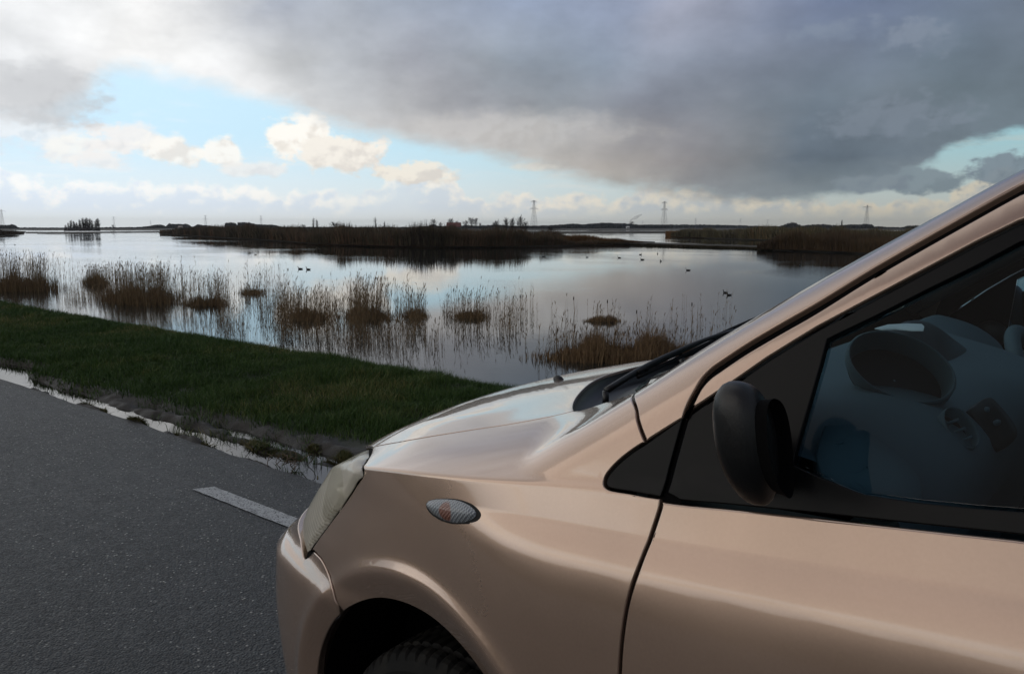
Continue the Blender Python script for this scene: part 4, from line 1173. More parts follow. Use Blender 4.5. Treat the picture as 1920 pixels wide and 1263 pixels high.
# ================================================================== ground, road, water
WZ = CAM_H - 3.60                     # lake level: the road runs along a dike
ROAD_N, ROAD_S, CREST = 2.41, -3.4, 5.06
def vnoise(x, y, s, seed=0):
    """smooth value noise"""
    x = np.asarray(x, float) * s + 137.3 * seed; y = np.asarray(y, float) * s + 71.7 * seed
    xi, yi = np.floor(x), np.floor(y); fx, fy = x - xi, y - yi
    h = lambda a, b: np.modf(np.abs(np.sin(a * 127.1 + b * 311.7 + seed * 17.7) * 43758.5453))[0]
    fx = fx * fx * (3 - 2 * fx); fy = fy * fy * (3 - 2 * fy)
    return (h(xi, yi) * (1 - fx) + h(xi + 1, yi) * fx) * (1 - fy) + (h(xi, yi + 1) * (1 - fx) + h(xi + 1, yi + 1) * fx) * fy
def fbm(x, y, s, seed=0, o=4):
    return sum(vnoise(x, y, s * 2 ** k, seed + k) * .5 ** k for k in range(o)) / sum(.5 ** k for k in range(o))
mud_edge = pchip([-30, -14, -9.2, -7.85, -7.7, -6.96, -6.48, -5.87, -5.12, -4.69, -4.25, -3.75, -2, 4, 30], [2.5, 2.5, 2.66, 2.86, 2.62, 2.60, 2.68, 2.73, 2.78, 2.80, 2.90, 2.95, 2.9, 2.8, 2.7])
def ground_z(x, y):
    x = np.asarray(x, float); y = np.asarray(y, float)
    me = mud_edge(x)
    z = np.full_like(x, -.012)
    verge = .015 + .012 * sstep(y, me, me + .5) + .04 * (fbm(x, y, 1.3, 3) - .5) * sstep(y, me, me + .6) + .02 * (fbm(x, y, 5, 5) - .5)
    # wet trough beside the asphalt: a deep wheel rut at the road, a shallower one behind it
    rut = -.075 * np.exp(-((y - (ROAD_N + .12)) / .085) ** 2) - .045 * np.exp(-((y - (ROAD_N + .34)) / .05) ** 2) * sstep(x, -6.2, -5.4)
    deepen = 1 + .9 * sstep(-x, 6.9, 7.3) * sstep(-y, -me, -me + .05)
    trough = -.002 + rut * deepen + .11 * (fbm(x * .7, y, 6.5, 9) - .48) + .02 * (fbm(x, y, 22, 2) - .5)
    trough = trough - .10 * sstep(-x, 6.95, 7.4)
    v = trough + (verge - trough) * sstep(y, me - .05, me + .07)
    z = np.where(y > ROAD_N - .02, v, z)
    z = np.where((y > ROAD_N - .02) & (y < ROAD_N + .01), np.minimum(v, -.012), z)
    bank = CREST - .5
    d = np.clip(y - bank, 0, None)
    fall = np.where(d < .6, .5 * d * d / .6 * .62, .186 + (d - .6) * .62)
    z = np.where(y > bank, z - fall, z)
    z = np.maximum(z, WZ - .8) if np.ndim(z) else z
    zs_ = .02 + .05 * (fbm(x, y, 1.3, 4) - .5); ds = np.clip(-y - 6.5, 0, 6); zs_ = zs_ - ds * .33
    z = np.where(y < ROAD_S, zs_, z)
    return z
xs = np.unique(np.concatenate([-np.geomspace(14, 9000, 60), np.arange(-14, -9, .12), np.arange(-9, -2.2, .032), np.arange(-2.2, 4, .2), np.geomspace(4, 9000, 60)]))
ys = np.unique(np.concatenate([-np.geomspace(13, 9000, 40), np.arange(-13, -3.4, .5), [-3.42, -3.38], np.arange(-3, 2.2, .6), np.arange(2.36, 3.2, .022), np.arange(3.2, 5.6, .08), np.arange(5.6, 11, .3), np.geomspace(11, 9000, 40)]))
X, Y = np.meshgrid(xs, ys, indexing='ij'); Z = ground_z(X, Y)
nx, ny = X.shape
I = np.arange(nx * ny).reshape(nx, ny)
Fg = np.stack([I[:-1, :-1], I[1:, :-1], I[1:, 1:], I[:-1, 1:]], -1).reshape(-1, 4)
def _ground(t, b):
    co = t.coord('Object'); x, y, z = t.sep(co)
    wet = t.noise(co, 7, 5, .6); fine = t.noise(co, 60, 4, .6)
    mud = t.mix(t.step(wet, .35, .65), C(30, 27, 23), C(50, 45, 38)); mud = t.mix(t.mul(fine, .5), mud, C(24, 22, 19))
    soil = t.mix(t.noise(co, 9, 5, .6), C(28, 34, 18), C(44, 46, 26))
    edge = t.add(y, t.mul(t.sub(t.noise(co, 5, 4, .6), .5), .25))
    t.l.new(t.mix(t.step(edge, 2.86, 3.0), mud, soil), b.inputs['Base Color'])
    field = t.m('MAXIMUM', t.step(y, 3.0, 3.3), t.step(y, -3.3, -3.5))
    t.l.new(t.add(t.mul(field, .5), t.step(wet, .3, .7, .5, .8)), b.inputs['Roughness'])
    t.l.new(t.bump(t.add(fine, t.mul(t.noise(co, 200, 2, .5), .4)), .6, .012), b.inputs['Normal'])
M_ground = material('verge_soil', rough=.6, spec=.4, fn=_ground)
tag(mk('ground', np.stack([X, Y, Z], -1).reshape(-1, 3), Fg, M_ground), kind='structure')

def _asphalt(t, b):
    co = t.coord('Object')
    v = t.vor(co, 115, rand=1.0); vc = t.vor(co, 115, out='Color'); r_, g_, bl = t.sep(vc)
    big = t.noise(co, .8, 5, .6); med = t.noise(co, 9, 5, .65)
    stone = t.mix(r_, C(19, 23, 27), C(54, 60, 66)); stone = t.mix(t.step(g_, .955, .985), stone, C(178, 178, 172))
    c = t.mix(t.step(v, .25, .75), stone, C(24, 26, 28))
    c = t.mix(t.mul(t.step(big, .35, .7), .25), c, C(66, 68, 70)); c = t.mix(t.mul(t.step(med, .55, .75), .3), c, C(30, 32, 34))
    x, y, z = t.sep(co)
    # tyre-polished tracks along the road, old damp stains, a few fine cracks
    wob = t.mul(t.sub(t.noise(co, .5, 3, .5), .5), .5); yy = t.add(y, wob)
    track = t.m('MAXIMUM', t.mul(t.step(yy, .25, .65), t.step(yy, 1.35, .95)), t.mul(t.step(yy, -1.5, -1.1), t.step(yy, -.4, -.8)))
    c = t.mix(t.mul(track, .38), c, C(26, 29, 32))
    stain = t.step(t.noise(t.vmul(co, (.35, 1, 1)), 1.1, 5, .65), .56, .70); c = t.mix(t.mul(stain, .45), c, C(24, 27, 30))
    cr = t.node('ShaderNodeTexVoronoi', feature='DISTANCE_TO_EDGE'); wv = t.node('ShaderNodeVectorMath', operation='ADD'); wn = t.node('ShaderNodeTexNoise'); t.l.new(co, wn.inputs['Vector']); wn.inputs['Scale'].default_value = 3; wn.inputs['Detail'].default_value = 5
    ws = t.node('ShaderNodeVectorMath', operation='SCALE'); t.l.new(wn.outputs['Color'], ws.inputs[0]); ws.inputs['Scale'].default_value = .35; t.l.new(co, wv.inputs[0]); t.l.new(ws.outputs[0], wv.inputs[1])
    t.l.new(wv.outputs[0], cr.inputs['Vector']); cr.inputs['Scale'].default_value = .75
    crack = t.mul(t.step(cr.outputs['Distance'], .0045, .0015), t.step(t.noise(co, .6, 2, .5), .5, .58)); c = t.mix(t.mul(crack, .8), c, C(10, 11, 12))
    dirt = t.mul(t.step(t.add(y, t.mul(t.sub(med, .5), .35)), ROAD_N - .12, ROAD_N + .02), .6)
    c = t.mix(dirt, c, C(46, 42, 36))
    t.l.new(c, b.inputs['Base Color'])
    t.l.new(t.add(.40, t.add(t.mul(med, .18), t.mul(g_, .2))), b.inputs['Roughness'])
    h = t.add(t.mul(t.step(v, .7, .1), 1.0), t.add(t.mul(g_, .5), t.mul(t.noise(co, 35, 3, .6), .9)))
    t.l.new(t.bump(h, .9, .0055), b.inputs['Normal'])
M_asphalt = material('damp_asphalt', rough=.5, spec=.5, fn=_asphalt)
# ragged asphalt edge
rx = np.unique(np.concatenate([np.arange(-400, -14, 4), np.arange(-14, 1, .05), np.arange(1, 400, 4)]))
re = ROAD_N + .016 * (vnoise(rx, 0 * rx, 7, 1) - .5) + .03 * (vnoise(rx, 0 * rx, 1.7, 2) - .5)
rows = [np.stack([rx, np.full_like(rx, yy), np.full_like(rx, 0)], -1) for yy in (ROAD_S, -1.2, .6, 1.8, 2.25)]
rows.append(np.stack([rx, re - .01, 0 * rx - .001], -1)); rows.append(np.stack([rx, re + .006, 0 * rx - .012], -1)); rows.append(np.stack([rx, re + .012, 0 * rx - .06], -1))
mb = MB(); mb.grid(np.array(rows)[::-1]); tag(mb.build('road', M_asphalt), kind='structure')
def _mark(t, b):
    co = t.coord('Object'); v = t.vor(co, 115); n = t.noise(co, 28, 5, .7)
    c = t.mix(t.step(n, .42, .7), C(168, 170, 170), C(132, 134, 134)); c = t.mix(t.step(t.add(v, t.mul(n, .35)), .78, .95), c, C(58, 60, 62))
    t.l.new(c, b.inputs['Base Color']); t.l.new(t.bump(t.step(v, .7, .1), .7, .003), b.inputs['Normal'])
M_mark = material('worn_road_paint', rough=.6, fn=_mark)
for k, x0 in enumerate((-3.63, .37, -7.63 - 4.2)):
    mx = np.linspace(x0, x0 + 1.0, 60); j = lambda s_: .004 * (vnoise(mx, 0 * mx, 30, s_) - .5)
    rr = [np.stack([mx + (.05 * (q) if k == 0 else 0) * np.exp(-(mx - x0) / .05), np.full_like(mx, 1.93 + .09 * q) + j(3 + q), np.full_like(mx, .004)], -1) for q in (0, .5, 1)]
    mb = MB(); mb.grid(np.array(rr)[::-1]); tag(mb.build('road_marking', M_mark), kind='structure')

def _puddle(t, b):
    co = t.coord('Object'); t.l.new(t.bump(t.noise(co, 9, 3, .5), .05, .01), b.inputs['Normal'])
M_puddle = material('puddle_water', C(34, 32, 28), .02, 0, .6, fn=_puddle)
px_ = np.linspace(-16, 3, 40); G = [[(x_, y_, -.030) for x_ in px_] for y_ in (3.05, ROAD_N + .008)]
mb = MB(); mb.grid(np.array(G)); tag(mb.build('puddle', M_puddle), kind='structure')

def _water(t, b):
    co = t.coord('Object')
    cd = t.node('ShaderNodeCameraData')
    w1 = t.noise(t.vmul(co, (1, 1.6, 1)), 1.6, 4, .55); w2 = t.noise(t.vmul(co, (1, 1.3, 1)), 6.0, 3, .5)
    patch = t.step(t.noise(t.vmul(co, (1, 1.4, 1)), .022, 4, .6, .6), .40, .66)
    near = t.noise(co, .35, 3, .5)
    h = t.add(t.mul(w1, 1.0), t.mul(w2, .35))
    n = t.node('ShaderNodeBump'); t.l.new(h, n.inputs['Height']); n.inputs['Distance'].default_value = .05
    t.l.new(t.add(.022, t.mul(patch, .13)), n.inputs['Strength'])
    t.l.new(n.outputs[0], b.inputs['Normal'])
    t.l.new(t.add(.012, t.mul(patch, .07)), b.inputs['Roughness'])
M_water = material('lake_water', C(30, 36, 36), .03, 0, .5, fn=_water)
mb = MB(); L = 9000
gx = np.linspace(-L, L, 30); gy = np.concatenate([[6.5], np.geomspace(12, L, 24)])
mb.grid(np.array([[(x_, y_, WZ) for x_ in gx] for y_ in gy])[::-1]); tag(mb.build('lake', M_water), kind='structure')

# ------------------------------------------------------------------ blades, stems, twigs
def blades(base, h, w, az, lean, laz, segs=2, bend=1.0, tip=.05):
    """flat tapering blades; base (N,3), height, width, facing azimuth, lean fraction, lean azimuth"""
    N = len(base); ts = np.linspace(0, 1, segs + 1)
    side = np.stack([np.cos(az), np.sin(az), np.zeros(N)], -1); ld = np.stack([np.cos(laz), np.sin(laz), np.zeros(N)], -1)
    V = []
    for t_ in ts:
        c = base + ld * (lean * h * t_ ** (1 + bend))[:, None] + np.array([0, 0, 1.]) * (h * t_ * (1 - .35 * np.clip(lean, 0, 1.2) * t_))[:, None]
        ww = (w * (1 - (1 - tip) * t_ ** 1.5) / 2)[:, None]
        V += [c - side * ww, c + side * ww]
    V = np.stack(V, 1).reshape(-1, 3); k = 2 * (segs + 1); o = np.arange(N) * k
    F = np.concatenate([np.stack([o + 2 * i, o + 2 * i + 1, o + 2 * i + 3, o + 2 * i + 2], -1) for i in range(segs)])
    return V, F
def rods(a, b, ra, rb):
    """three-sided tapering rods from a to b"""
    a = np.asarray(a, float); b = np.asarray(b, float); N = len(a); d = b - a; d /= np.linalg.norm(d, axis=1, keepdims=True) + 1e-9
    r = np.where(np.abs(d[:, 2:3]) < .9, np.array([[0, 0, 1.]]), np.array([[1., 0, 0]])); e1 = np.cross(d, r); e1 /= np.linalg.norm(e1, axis=1, keepdims=True); e2 = np.cross(d, e1)
    V = []
    for c, rad in ((a, ra), (b, rb)):
        rad = np.broadcast_to(np.asarray(rad, float), (N,))[:, None]
        for k in range(3):
            th = 2 * math.pi * k / 3; V.append(c + rad * (math.cos(th) * e1 + math.sin(th) * e2))
    V = np.stack(V, 1).reshape(-1, 3); o = np.arange(N) * 6
    F = np.concatenate([np.stack([o + k, o + (k + 1) % 3, o + 3 + (k + 1) % 3, o + 3 + k], -1) for k in range(3)])
    return V, F
def merge(parts):
    V, F, b = [], [], 0
    for v, f in parts: V.append(v); F.append(f + b); b += len(v)
    return np.concatenate(V), np.concatenate(F)
def leafy(name, cols, rough=.7, spread=.5, trans=0.0):
    def fn(t, b):
        g = t.node('ShaderNodeNewGeometry'); rnd = g.outputs['Random Per Island']
        st = [(i / max(1, len(cols) - 1), C(*c)) for i, c in enumerate(cols)]
        n = t.noise(t.coord('Object'), spread, 4, .6)
        c = t.ramp(t.add(t.mul(rnd, .5), t.mul(t.step(n, .33, .67), .5)), st)
        t.l.new(c, b.inputs['Base Color'])
        b.inputs['Specular IOR Level'].default_value = .25
    return material(name, rough=rough, fn=fn)

# grass on the verge
M_grass = leafy('verge_grass', [(34, 50, 21), (52, 76, 29), (68, 96, 38), (45, 67, 27), (76, 98, 43), (100, 106, 54), (146, 132, 88)], .6, .9)
def grass_field(n, x0, x1, y0f, y1, hmin, hmax, wid, seed):
    g = np.random.default_rng(seed); x = g.uniform(x0, x1, n); y = g.uniform(2.4, y1, n)
    lo = y0f(x) + .10 * (fbm(x, y, 3.5, 21) - .5) * 2
    p = np.maximum(sstep(y, lo - .03, lo + .12), .30 * (fbm(x, y, 5.5, 61) > .56) * (y > ROAD_N + .03)); clump = fbm(x, y, 4.0, 31); k = (g.random(n) < p * np.clip(.25 + 1.6 * clump, 0, 1)); x, y, clump = x[k], y[k], clump[k]
    N = len(x); big = fbm(x, y, .9, 41)
    h = (hmin + (hmax - hmin) * g.random(N) ** 1.5) * (.35 + 1.3 * clump) * (.5 + 1.0 * big)
    B = np.stack([x, y, ground_z(x, y) - .005], -1)
    return blades(B, h, wid * g.uniform(.7, 1.3, N), g.uniform(0, math.pi, N), g.uniform(.1, .9, N), g.uniform(0, 2 * math.pi, N), 2)
parts = [grass_field(150000, -6.5, -2.0, mud_edge, CREST + .35, .035, .085, .0042, 1),
         grass_field(120000, -12, -6.5, mud_edge, CREST + .4, .04, .09, .006, 2),
         grass_field(70000, -24, -12, mud_edge, CREST + .5, .05, .10, .010, 3),
         grass_field(40000, -2.0, 5.0, mud_edge, CREST + .3, .04, .09, .006, 4),
         grass_field(40000, -70, -24, mud_edge, CREST + .6, .06, .11, .022, 5)]
V, F = merge(parts); tag(mk('grass', V, F, M_grass, smooth=False), 'short dark green grass covering the verge between the muddy road edge and the lake', 'grass', kind='stuff')
# grass beyond the road on the camera's side
g = np.random.default_rng(9); n = 50000; x = g.uniform(-20, 12, n); y = -3.45 - 5 * g.random(n)
V, F = blades(np.stack([x, y, ground_z(x, y)], -1), g.uniform(.05, .12, n), np.full(n, .012), g.uniform(0, 3.1, n), g.uniform(.1, .8, n), g.uniform(0, 6.3, n), 2)
tag(mk('grass', V, F, M_grass, smooth=False), 'green grass of the verge on the near side of the road', 'grass', kind='stuff')

# tufts left standing in the mud
M_tuft = leafy('mud_tuft_grass', [(44, 56, 24), (70, 76, 36), (96, 86, 52), (54, 64, 28)], .6, 3)
tufts = [(140, 748, .045, .035, 'sparse low grass tuft in the big puddle at its pointed end'), (166, 757, .06, .05, 'small grass tuft on the asphalt edge just right of the big puddle'), (206, 770, .09, .05, 'wide low grass tuft on the asphalt edge left of the round bushy tuft'), (262, 788, .09, .075, 'round bushy grass tuft between the first two long puddles'),
         (356, 812, .10, .08, 'bushy dark tuft standing between the long puddles beside the mud'), (396, 832, .06, .045, 'low flat tuft at the asphalt edge right of the bushy dark tuft'), (424, 838, .04, .035, 'smallest tuft on the asphalt edge before the weedy patch'),
         (470, 838, .17, .06, 'left half of the long weedy patch growing at the asphalt edge'), (524, 858, .15, .065, 'right half of the long weedy patch with curled dead stalks'), (588, 840, .05, .04, 'small tuft in pale wet mud behind the weedy patch'),
         (634, 858, .09, .10, 'dark upright tuft in the mud just left of the headlight'), (612, 893, .07, .05, 'low tuft at the asphalt edge directly left of the headlight')]
for k, (px, py, r_, h_, lb) in enumerate(tufts):
    c = at(px, py, -.01); g = np.random.default_rng(100 + k); n = int(2300 * r_ / .1)
    a = g.uniform(0, 6.3, n); q = np.sqrt(g.random(n)); x = c[0] + r_ * 1.5 * q * np.cos(a); y = c[1] + r_ * .75 * q * np.sin(a)
    keep = fbm(x, y, 16, k) > .34; x, y, q = x[keep], y[keep], q[keep]; n = len(x)
    B = np.stack([x, y, ground_z(x, y) - .004], -1)
    V, F = blades(B, h_ * g.uniform(.4, 1.15, n) * (1.25 - .95 * q) * .72, g.uniform(.002, .0045, n), g.uniform(0, 3.1, n), g.uniform(.2, 1.1, n), np.arctan2(y - c[1], x - c[0]) + g.normal(0, .8, n), 2)
    # a few broad weed leaves
    m = int(40 * r_ / .1); a = g.uniform(0, 6.3, m); x = c[0] + r_ * 1.2 * np.cos(a) * g.random(m); y = c[1] + r_ * .6 * np.sin(a) * g.random(m)
    V2, F2 = blades(np.stack([x, y, ground_z(x, y)], -1), g.uniform(.02, .05, m), g.uniform(.008, .016, m), g.uniform(0, 3.1, m), g.uniform(.7, 1.4, m), g.uniform(0, 6.3, m), 2, tip=.3)
    V, F = merge([(V, F), (V2, F2)])
    tag(mk('grass_tuft', V, F, M_tuft, smooth=False, origin=(c[0], c[1], 0)), lb, 'grass tuft', 'grass tufts in the mud along the road')
M_dead = material('dead_stalk', C(84, 68, 48), .8)
c = at(548, 868, 0); mb = MB()
for k in range(7):
    g = np.random.default_rng(60 + k); a0 = g.uniform(0, 6.3); p = [np.array([c[0] + g.normal(0, .05), c[1] + g.normal(0, .04), 0])]
    for i in range(10): a0 += g.normal(.45, .35); p.append(p[-1] + np.array([.018 * math.cos(a0), .012 * math.sin(a0), .016 * math.cos(i * .42)]))
    mb.tube(p, [.0022] * len(p), 5)
    p0_ = p[0] if k == 0 else p0_
    mb.tube([p0_, (p0_ + p[0]) / 2 + np.array([0, 0, .004]), p[0]], [.002] * 3, 5)
tag(mb.build('dead_weed', M_dead, origin=(c[0], c[1], 0)), 'dead curled weed stalks lying in the wet mud left of the headlight', 'weed')

# ------------------------------------------------------------------ reeds in the lake
M_reed = leafy('dry_reed', [(70, 56, 42), (112, 92, 66), (144, 120, 86), (94, 78, 57), (162, 140, 104)], .75, .4)
M_reedb = leafy('brown_reed', [(76, 60, 44), (118, 96, 70), (146, 122, 90), (96, 76, 56)], .75, .4)
def reed_parts(x, y, h, g, leaves=3, plume=.5, rad=.0055, dark=0):
    N = len(x); B = np.stack([x, y, np.full(N, WZ - .02)], -1)
    laz = g.normal(.6, 1.2, N); ln = np.abs(g.normal(.06, .09, N)); out = []
    d = np.stack([np.cos(laz) * ln, np.sin(laz) * ln, np.ones(N)], -1)
    d = d / np.linalg.norm(d, axis=1, keepdims=True); mid = B + d * (h * .55)[:, None]
    top = mid + (d + np.stack([np.cos(laz), np.sin(laz), 0 * laz], -1) * (ln * .8)[:, None]) * (h * .45)[:, None]
    rr = rad * g.uniform(.8, 1.4, N); out.append(rods(B, mid, rr, rr * .8)); out.append(rods(mid, top, rr * .8, rr * .4))
    pl = g.random(N) < plume; k = pl.sum()
    if k:
        T = top[pl]; a = laz[pl] + g.normal(0, .5, k)
        for j in range(3):
            aa = a + g.normal(0, .5, k); hh = g.uniform(.09, .18, k)
            V, F = blades(T - d[pl] * (hh * .5)[:, None], hh, g.uniform(.014, .026, k), g.uniform(0, 3.1, k), g.uniform(.1, .6, k), aa, 3, tip=.2); out.append((V, F))
    for j in range(leaves):
        f = g.uniform(.15, .85, N); base = B + d * (h * f)[:, None]
        V, F = blades(base, h * g.uniform(.14, .32, N), g.uniform(.010, .018, N), g.uniform(0, 3.1, N), g.uniform(.3, 1.5, N), g.uniform(0, 6.3, N), 3); out.append((V, F))
    return out
def px_area(n, x0, x1, yb, depth, g, shape='ellipse'):
    """random feet inside an oval patch of the lake given by where its near edge shows"""
    a = g.uniform(0, 2 * math.pi, n); q = np.minimum(np.sqrt(g.random(n)) * .5 + np.abs(g.normal(0, .3, n)), 1.25)
    px = (x0 + x1) / 2 + (x1 - x0) / 2 * q * np.cos(a); py = yb - depth / 2 + depth / 2 * q * np.sin(a)
    if shape == 'rect': px = g.uniform(x0, x1, n); py = g.uniform(yb - depth, yb, n)
    P = at(px, py, WZ); return P[:, 0], P[:, 1], px, np.linalg.norm(P[:, :2], axis=1)
clumps = [  # x0, x1, near edge y, depth px, dense height px, tall height px, dense n, tall n, material, label
    (-70, 122, 549, 14, 36, 56, 3600, 420, 'a', 'broad brown reed clump at the left edge of the lake'),
    (150, 208, 536, 8, 22, 30, 900, 120, 'a', 'small low reed clump just right of the leftmost broad one'),
    (178, 345, 574, 20, 34, 60, 2600, 520, 'a', 'tall feathery reed clump in front of the smallest low one, with many plumes'),
    (335, 438, 575, 8, 16, 56, 1200, 130, 'a', 'low trailing right end of the tall feathery reed clump'),
    (446, 500, 552, 5, 15, 20, 600, 40, 'a', 'small isolated dark reed tuft near the middle of the left water'),
    (545, 616, 604, 14, 28, 56, 1300, 90, 'a', 'round dense reed clump nearest the grass bank, left of the tallest plumes'),
    (640, 745, 602, 14, 26, 74, 1300, 170, 'a', 'wide reed clump carrying the tallest plumes'),
    (752, 805, 598, 10, 20, 56, 500, 60, 'a', 'narrow loose reed clump between the tallest plumes and the leaning dark tuft'),
    (850, 918, 598, 6, 20, 56, 1000, 50, 'a', 'dark tuft of leaning reeds at the right end of the sparse reeds'),
    (1095, 1166, 604, 4, 15, 42, 1100, 10, 'b', 'small orange brown reed tuft with one tall cattail stem'),
    (1012, 1330, 684, 26, 42, 58, 8000, 200, 'b', 'large orange brown reed bed just behind the bonnet')]
for k, (x0, x1, yb, dp, hd, ht, nd, ntl, mt, lb) in enumerate(clumps):
    g = np.random.default_rng(300 + k)
    x, y, px, D = px_area(nd, x0, x1, yb, dp, g); q = np.abs(px - (x0 + x1) / 2) / ((x1 - x0) / 2)
    h = hd / 1500 * D * (.35 + .65 * g.random(nd)) * np.clip(1.1 - .55 * q ** 1.5, .2, 1) * (.55 + .9 * vnoise(px, 0 * px, .07, k))
    parts = []
    az = g.uniform(0, 3.1, nd)
    parts.append(blades(np.stack([x, y, np.full(nd, WZ - .02)], -1), h, g.uniform(.012, .024, nd), az, np.abs(g.normal(.1, .22, nd)), g.uniform(0, 6.3, nd), 3))
    x, y, px, D = px_area(ntl, x0, x1, yb, dp, g)
    h = ht / 1500 * D * (.65 + .45 * g.random(ntl)); parts += reed_parts(x, y, h, g, 3, .75)
    V, F = merge(parts); c = np.array([np.mean(x), np.mean(y), WZ])
    tag(mk('reed_clump', V, F, M_reedb if mt == 'b' else M_reed, smooth=False, origin=tuple(c)), lb, 'reeds', 'reed clumps standing in the lake')
# loose single stems everywhere between the clumps
g = np.random.default_rng(77); parts = []
for (x0, x1, y0, y1, hp, n, pl) in ((125, 345, 535, 590, 56, 240, .6), (340, 560, 545, 600, 58, 700, .5), (380, 620, 580, 640, 52, 800, .25), (520, 780, 575, 640, 70, 950, .45), (620, 860, 590, 660, 50, 560, .2), (760, 1000, 575, 630, 55, 420, .35), (940, 1120, 590, 650, 40, 330, .2), (1010, 1200, 600, 672, 46, 190, .25), (1120, 1370, 585, 650, 48, 150, .5), (0, 180, 520, 552, 48, 120, .6), (120, 470, 552, 576, 22, 1100, 0), (540, 920, 582, 604, 20, 1100, .05), (500, 700, 560, 590, 26, 300, .2)):
    px = g.uniform(x0, x1, n); py = g.uniform(y0, y1, n); kk = vnoise(px, py, .035, 5) > .44; px, py = px[kk], py[kk]
    P = at(px, py, WZ); D = np.linalg.norm(P[:, :2], axis=1); h = hp / 1500 * D * (.30 + .80 * g.random(len(px)) ** 1.3)
    parts += reed_parts(P[:, 0], P[:, 1], h, g, 2, pl, .0034)
V, F = merge(parts); tag(mk('loose_reeds', V, F, M_reed, smooth=False), 'thin single reed stems standing scattered in the shallow water between the clumps', 'reeds', kind='stuff')
# cattail stems with their dark club heads
M_cat = material('cattail_head', C(44, 30, 22), .9)
cats = [(1139, 606, 46, 'tallest cattail rising out of the small orange brown tuft'), (1076, 602, 48, 'single cattail stem left of the small orange brown tuft'), (1297, 612, 46, 'rightmost tall cattail standing beside the windscreen pillar'), (1194, 612, 32, 'short cattail right of the small orange brown tuft'), (976, 600, 50, 'faint lone cattail far left of the orange brown tuft'), (852, 600, 62, 'cattail above the leaning dark reed tuft')]
for k, (px, py, hp, lb) in enumerate(cats):
    b_ = at(px, py, WZ); D = np.linalg.norm(b_[:2]); h = hp / 1500 * D
    st_ = [b_ + np.array([.02 * math.sin(i), 0, h * i / 5]) for i in range(6)]
    mb = MB(); mb.tube(st_, [.008] * 5 + [.004], 6); o = mb.build('cattail', M_reed, origin=tuple(b_)); tag(o, lb, 'cattail', 'cattails standing in the lake')
    mb = MB(); p = st_[4] * .2 + st_[5] * .8
    mb.tube([p - [0, 0, .13], p - [0, 0, .12], p - [0, 0, .01], p], [.006, .02, .02, .006], 8); mb.build('seed_head', M_cat, o)
    mb = MB(); v, f = blades(np.repeat(b_[None], 3, 0), np.full(3, h * .7), np.full(3, .02), np.array([0., 1., 2.]), np.array([.2, .35, .25]), np.array([0., 2., 4.]), 4); mk('leaf', v, f, M_reed, o, smooth=False)

# ================================================================== far shores
def lake_pt(px, py): return at(px, py, WZ)
M_land = material('shore_soil', C(44, 38, 28), .9, fn=lambda t, b: t.l.new(t.mix(t.noise(t.coord('Object'), .15, 5, .6), C(38, 36, 26), C(66, 56, 38)), b.inputs['Base Color']))
def land(name, front, back, height=.35, n=60, kind='structure'):
    """low land whose near and far water lines are given where they show"""
    fx = np.linspace(0, 1, n)
    def line(pts): p = np.array(pts, float); t_ = np.linspace(0, 1, len(p)); return np.stack([np.interp(fx, t_, p[:, 0]), np.interp(fx, t_, p[:, 1])], -1)
    f, b = line(front), line(back); A = lake_pt(f[:, 0], f[:, 1]); B = lake_pt(b[:, 0], b[:, 1])
    rows = []
    for q, z in ((0, -.4), (.004, .02), (.02, .5), (.2, .9), (.5, 1), (.8, .9), (.98, .5), (1, -.4)):
        P = A * (1 - q) + B * q; P[:, 2] = WZ + z * height; rows.append(P)
    mb = MB(); mb.grid(np.array(rows)); o = mb.build(name, M_land); return tag(o, kind=kind)
land('island', [(298, 438), (420, 445.5), (520, 452), (600, 458), (700, 461.5), (800, 463.5), (900, 463.5), (1000, 462), (1080, 460), (1225, 458.2)], [(300, 436.5), (450, 436.8), (600, 437), (700, 437.2), (800, 437.5), (900, 438), (1000, 439), (1060, 443), (1120, 449), (1228, 456.5)], .5)
land('dam', [(1180, 460), (1300, 463.5), (1400, 466), (1450, 468), (1560, 472), (1700, 482)], [(1180, 456), (1300, 460.5), (1400, 463.5), (1450, 464), (1560, 460), (1700, 455)], .45)
land('island', [(1248, 443.5), (1330, 446.5), (1450, 450), (1560, 455), (1760, 470)], [(1252, 438), (1330, 436.5), (1450, 436), (1560, 436), (1760, 436)], .4)
land('shore', [(-200, 446), (0, 442.5), (14, 441), (45, 437.5)], [(-200, 434), (0, 433), (14, 433), (48, 434.5)], .6)
land('mud_bank', [(48, 437.2), (110, 437.4), (200, 436.4), (300, 435.6)], [(48, 435.6), (110, 435.8), (200, 435.2), (300, 434.6)], .5)
land('mud_bank', [(940, 438.5), (1060, 438), (1150, 437.5), (1290, 437)], [(940, 435), (1060, 434.8), (1150, 434.4), (1290, 434)], .6)
land('mud_bank', [(1222, 458.5), (1232, 459), (1241, 458.5)], [(1222, 457.4), (1232, 457.2), (1241, 457.4)], .35)
land('mud_bank', [(70, 438.8), (110, 439.6), (150, 439)], [(70, 438.3), (110, 438.9), (150, 438.5)], .12)
land('far_shore', [(-2200, 431.6), (-300, 431.8), (300, 431.6), (900, 431.6), (1250, 431.4), (1700, 431.6), (2600, 431.8), (4200, 431.8)], [(-2200, 427.0), (-300, 427.0), (300, 427), (900, 427), (1250, 427), (1700, 427), (2600, 427.0), (4200, 427)], 1.2, 80)

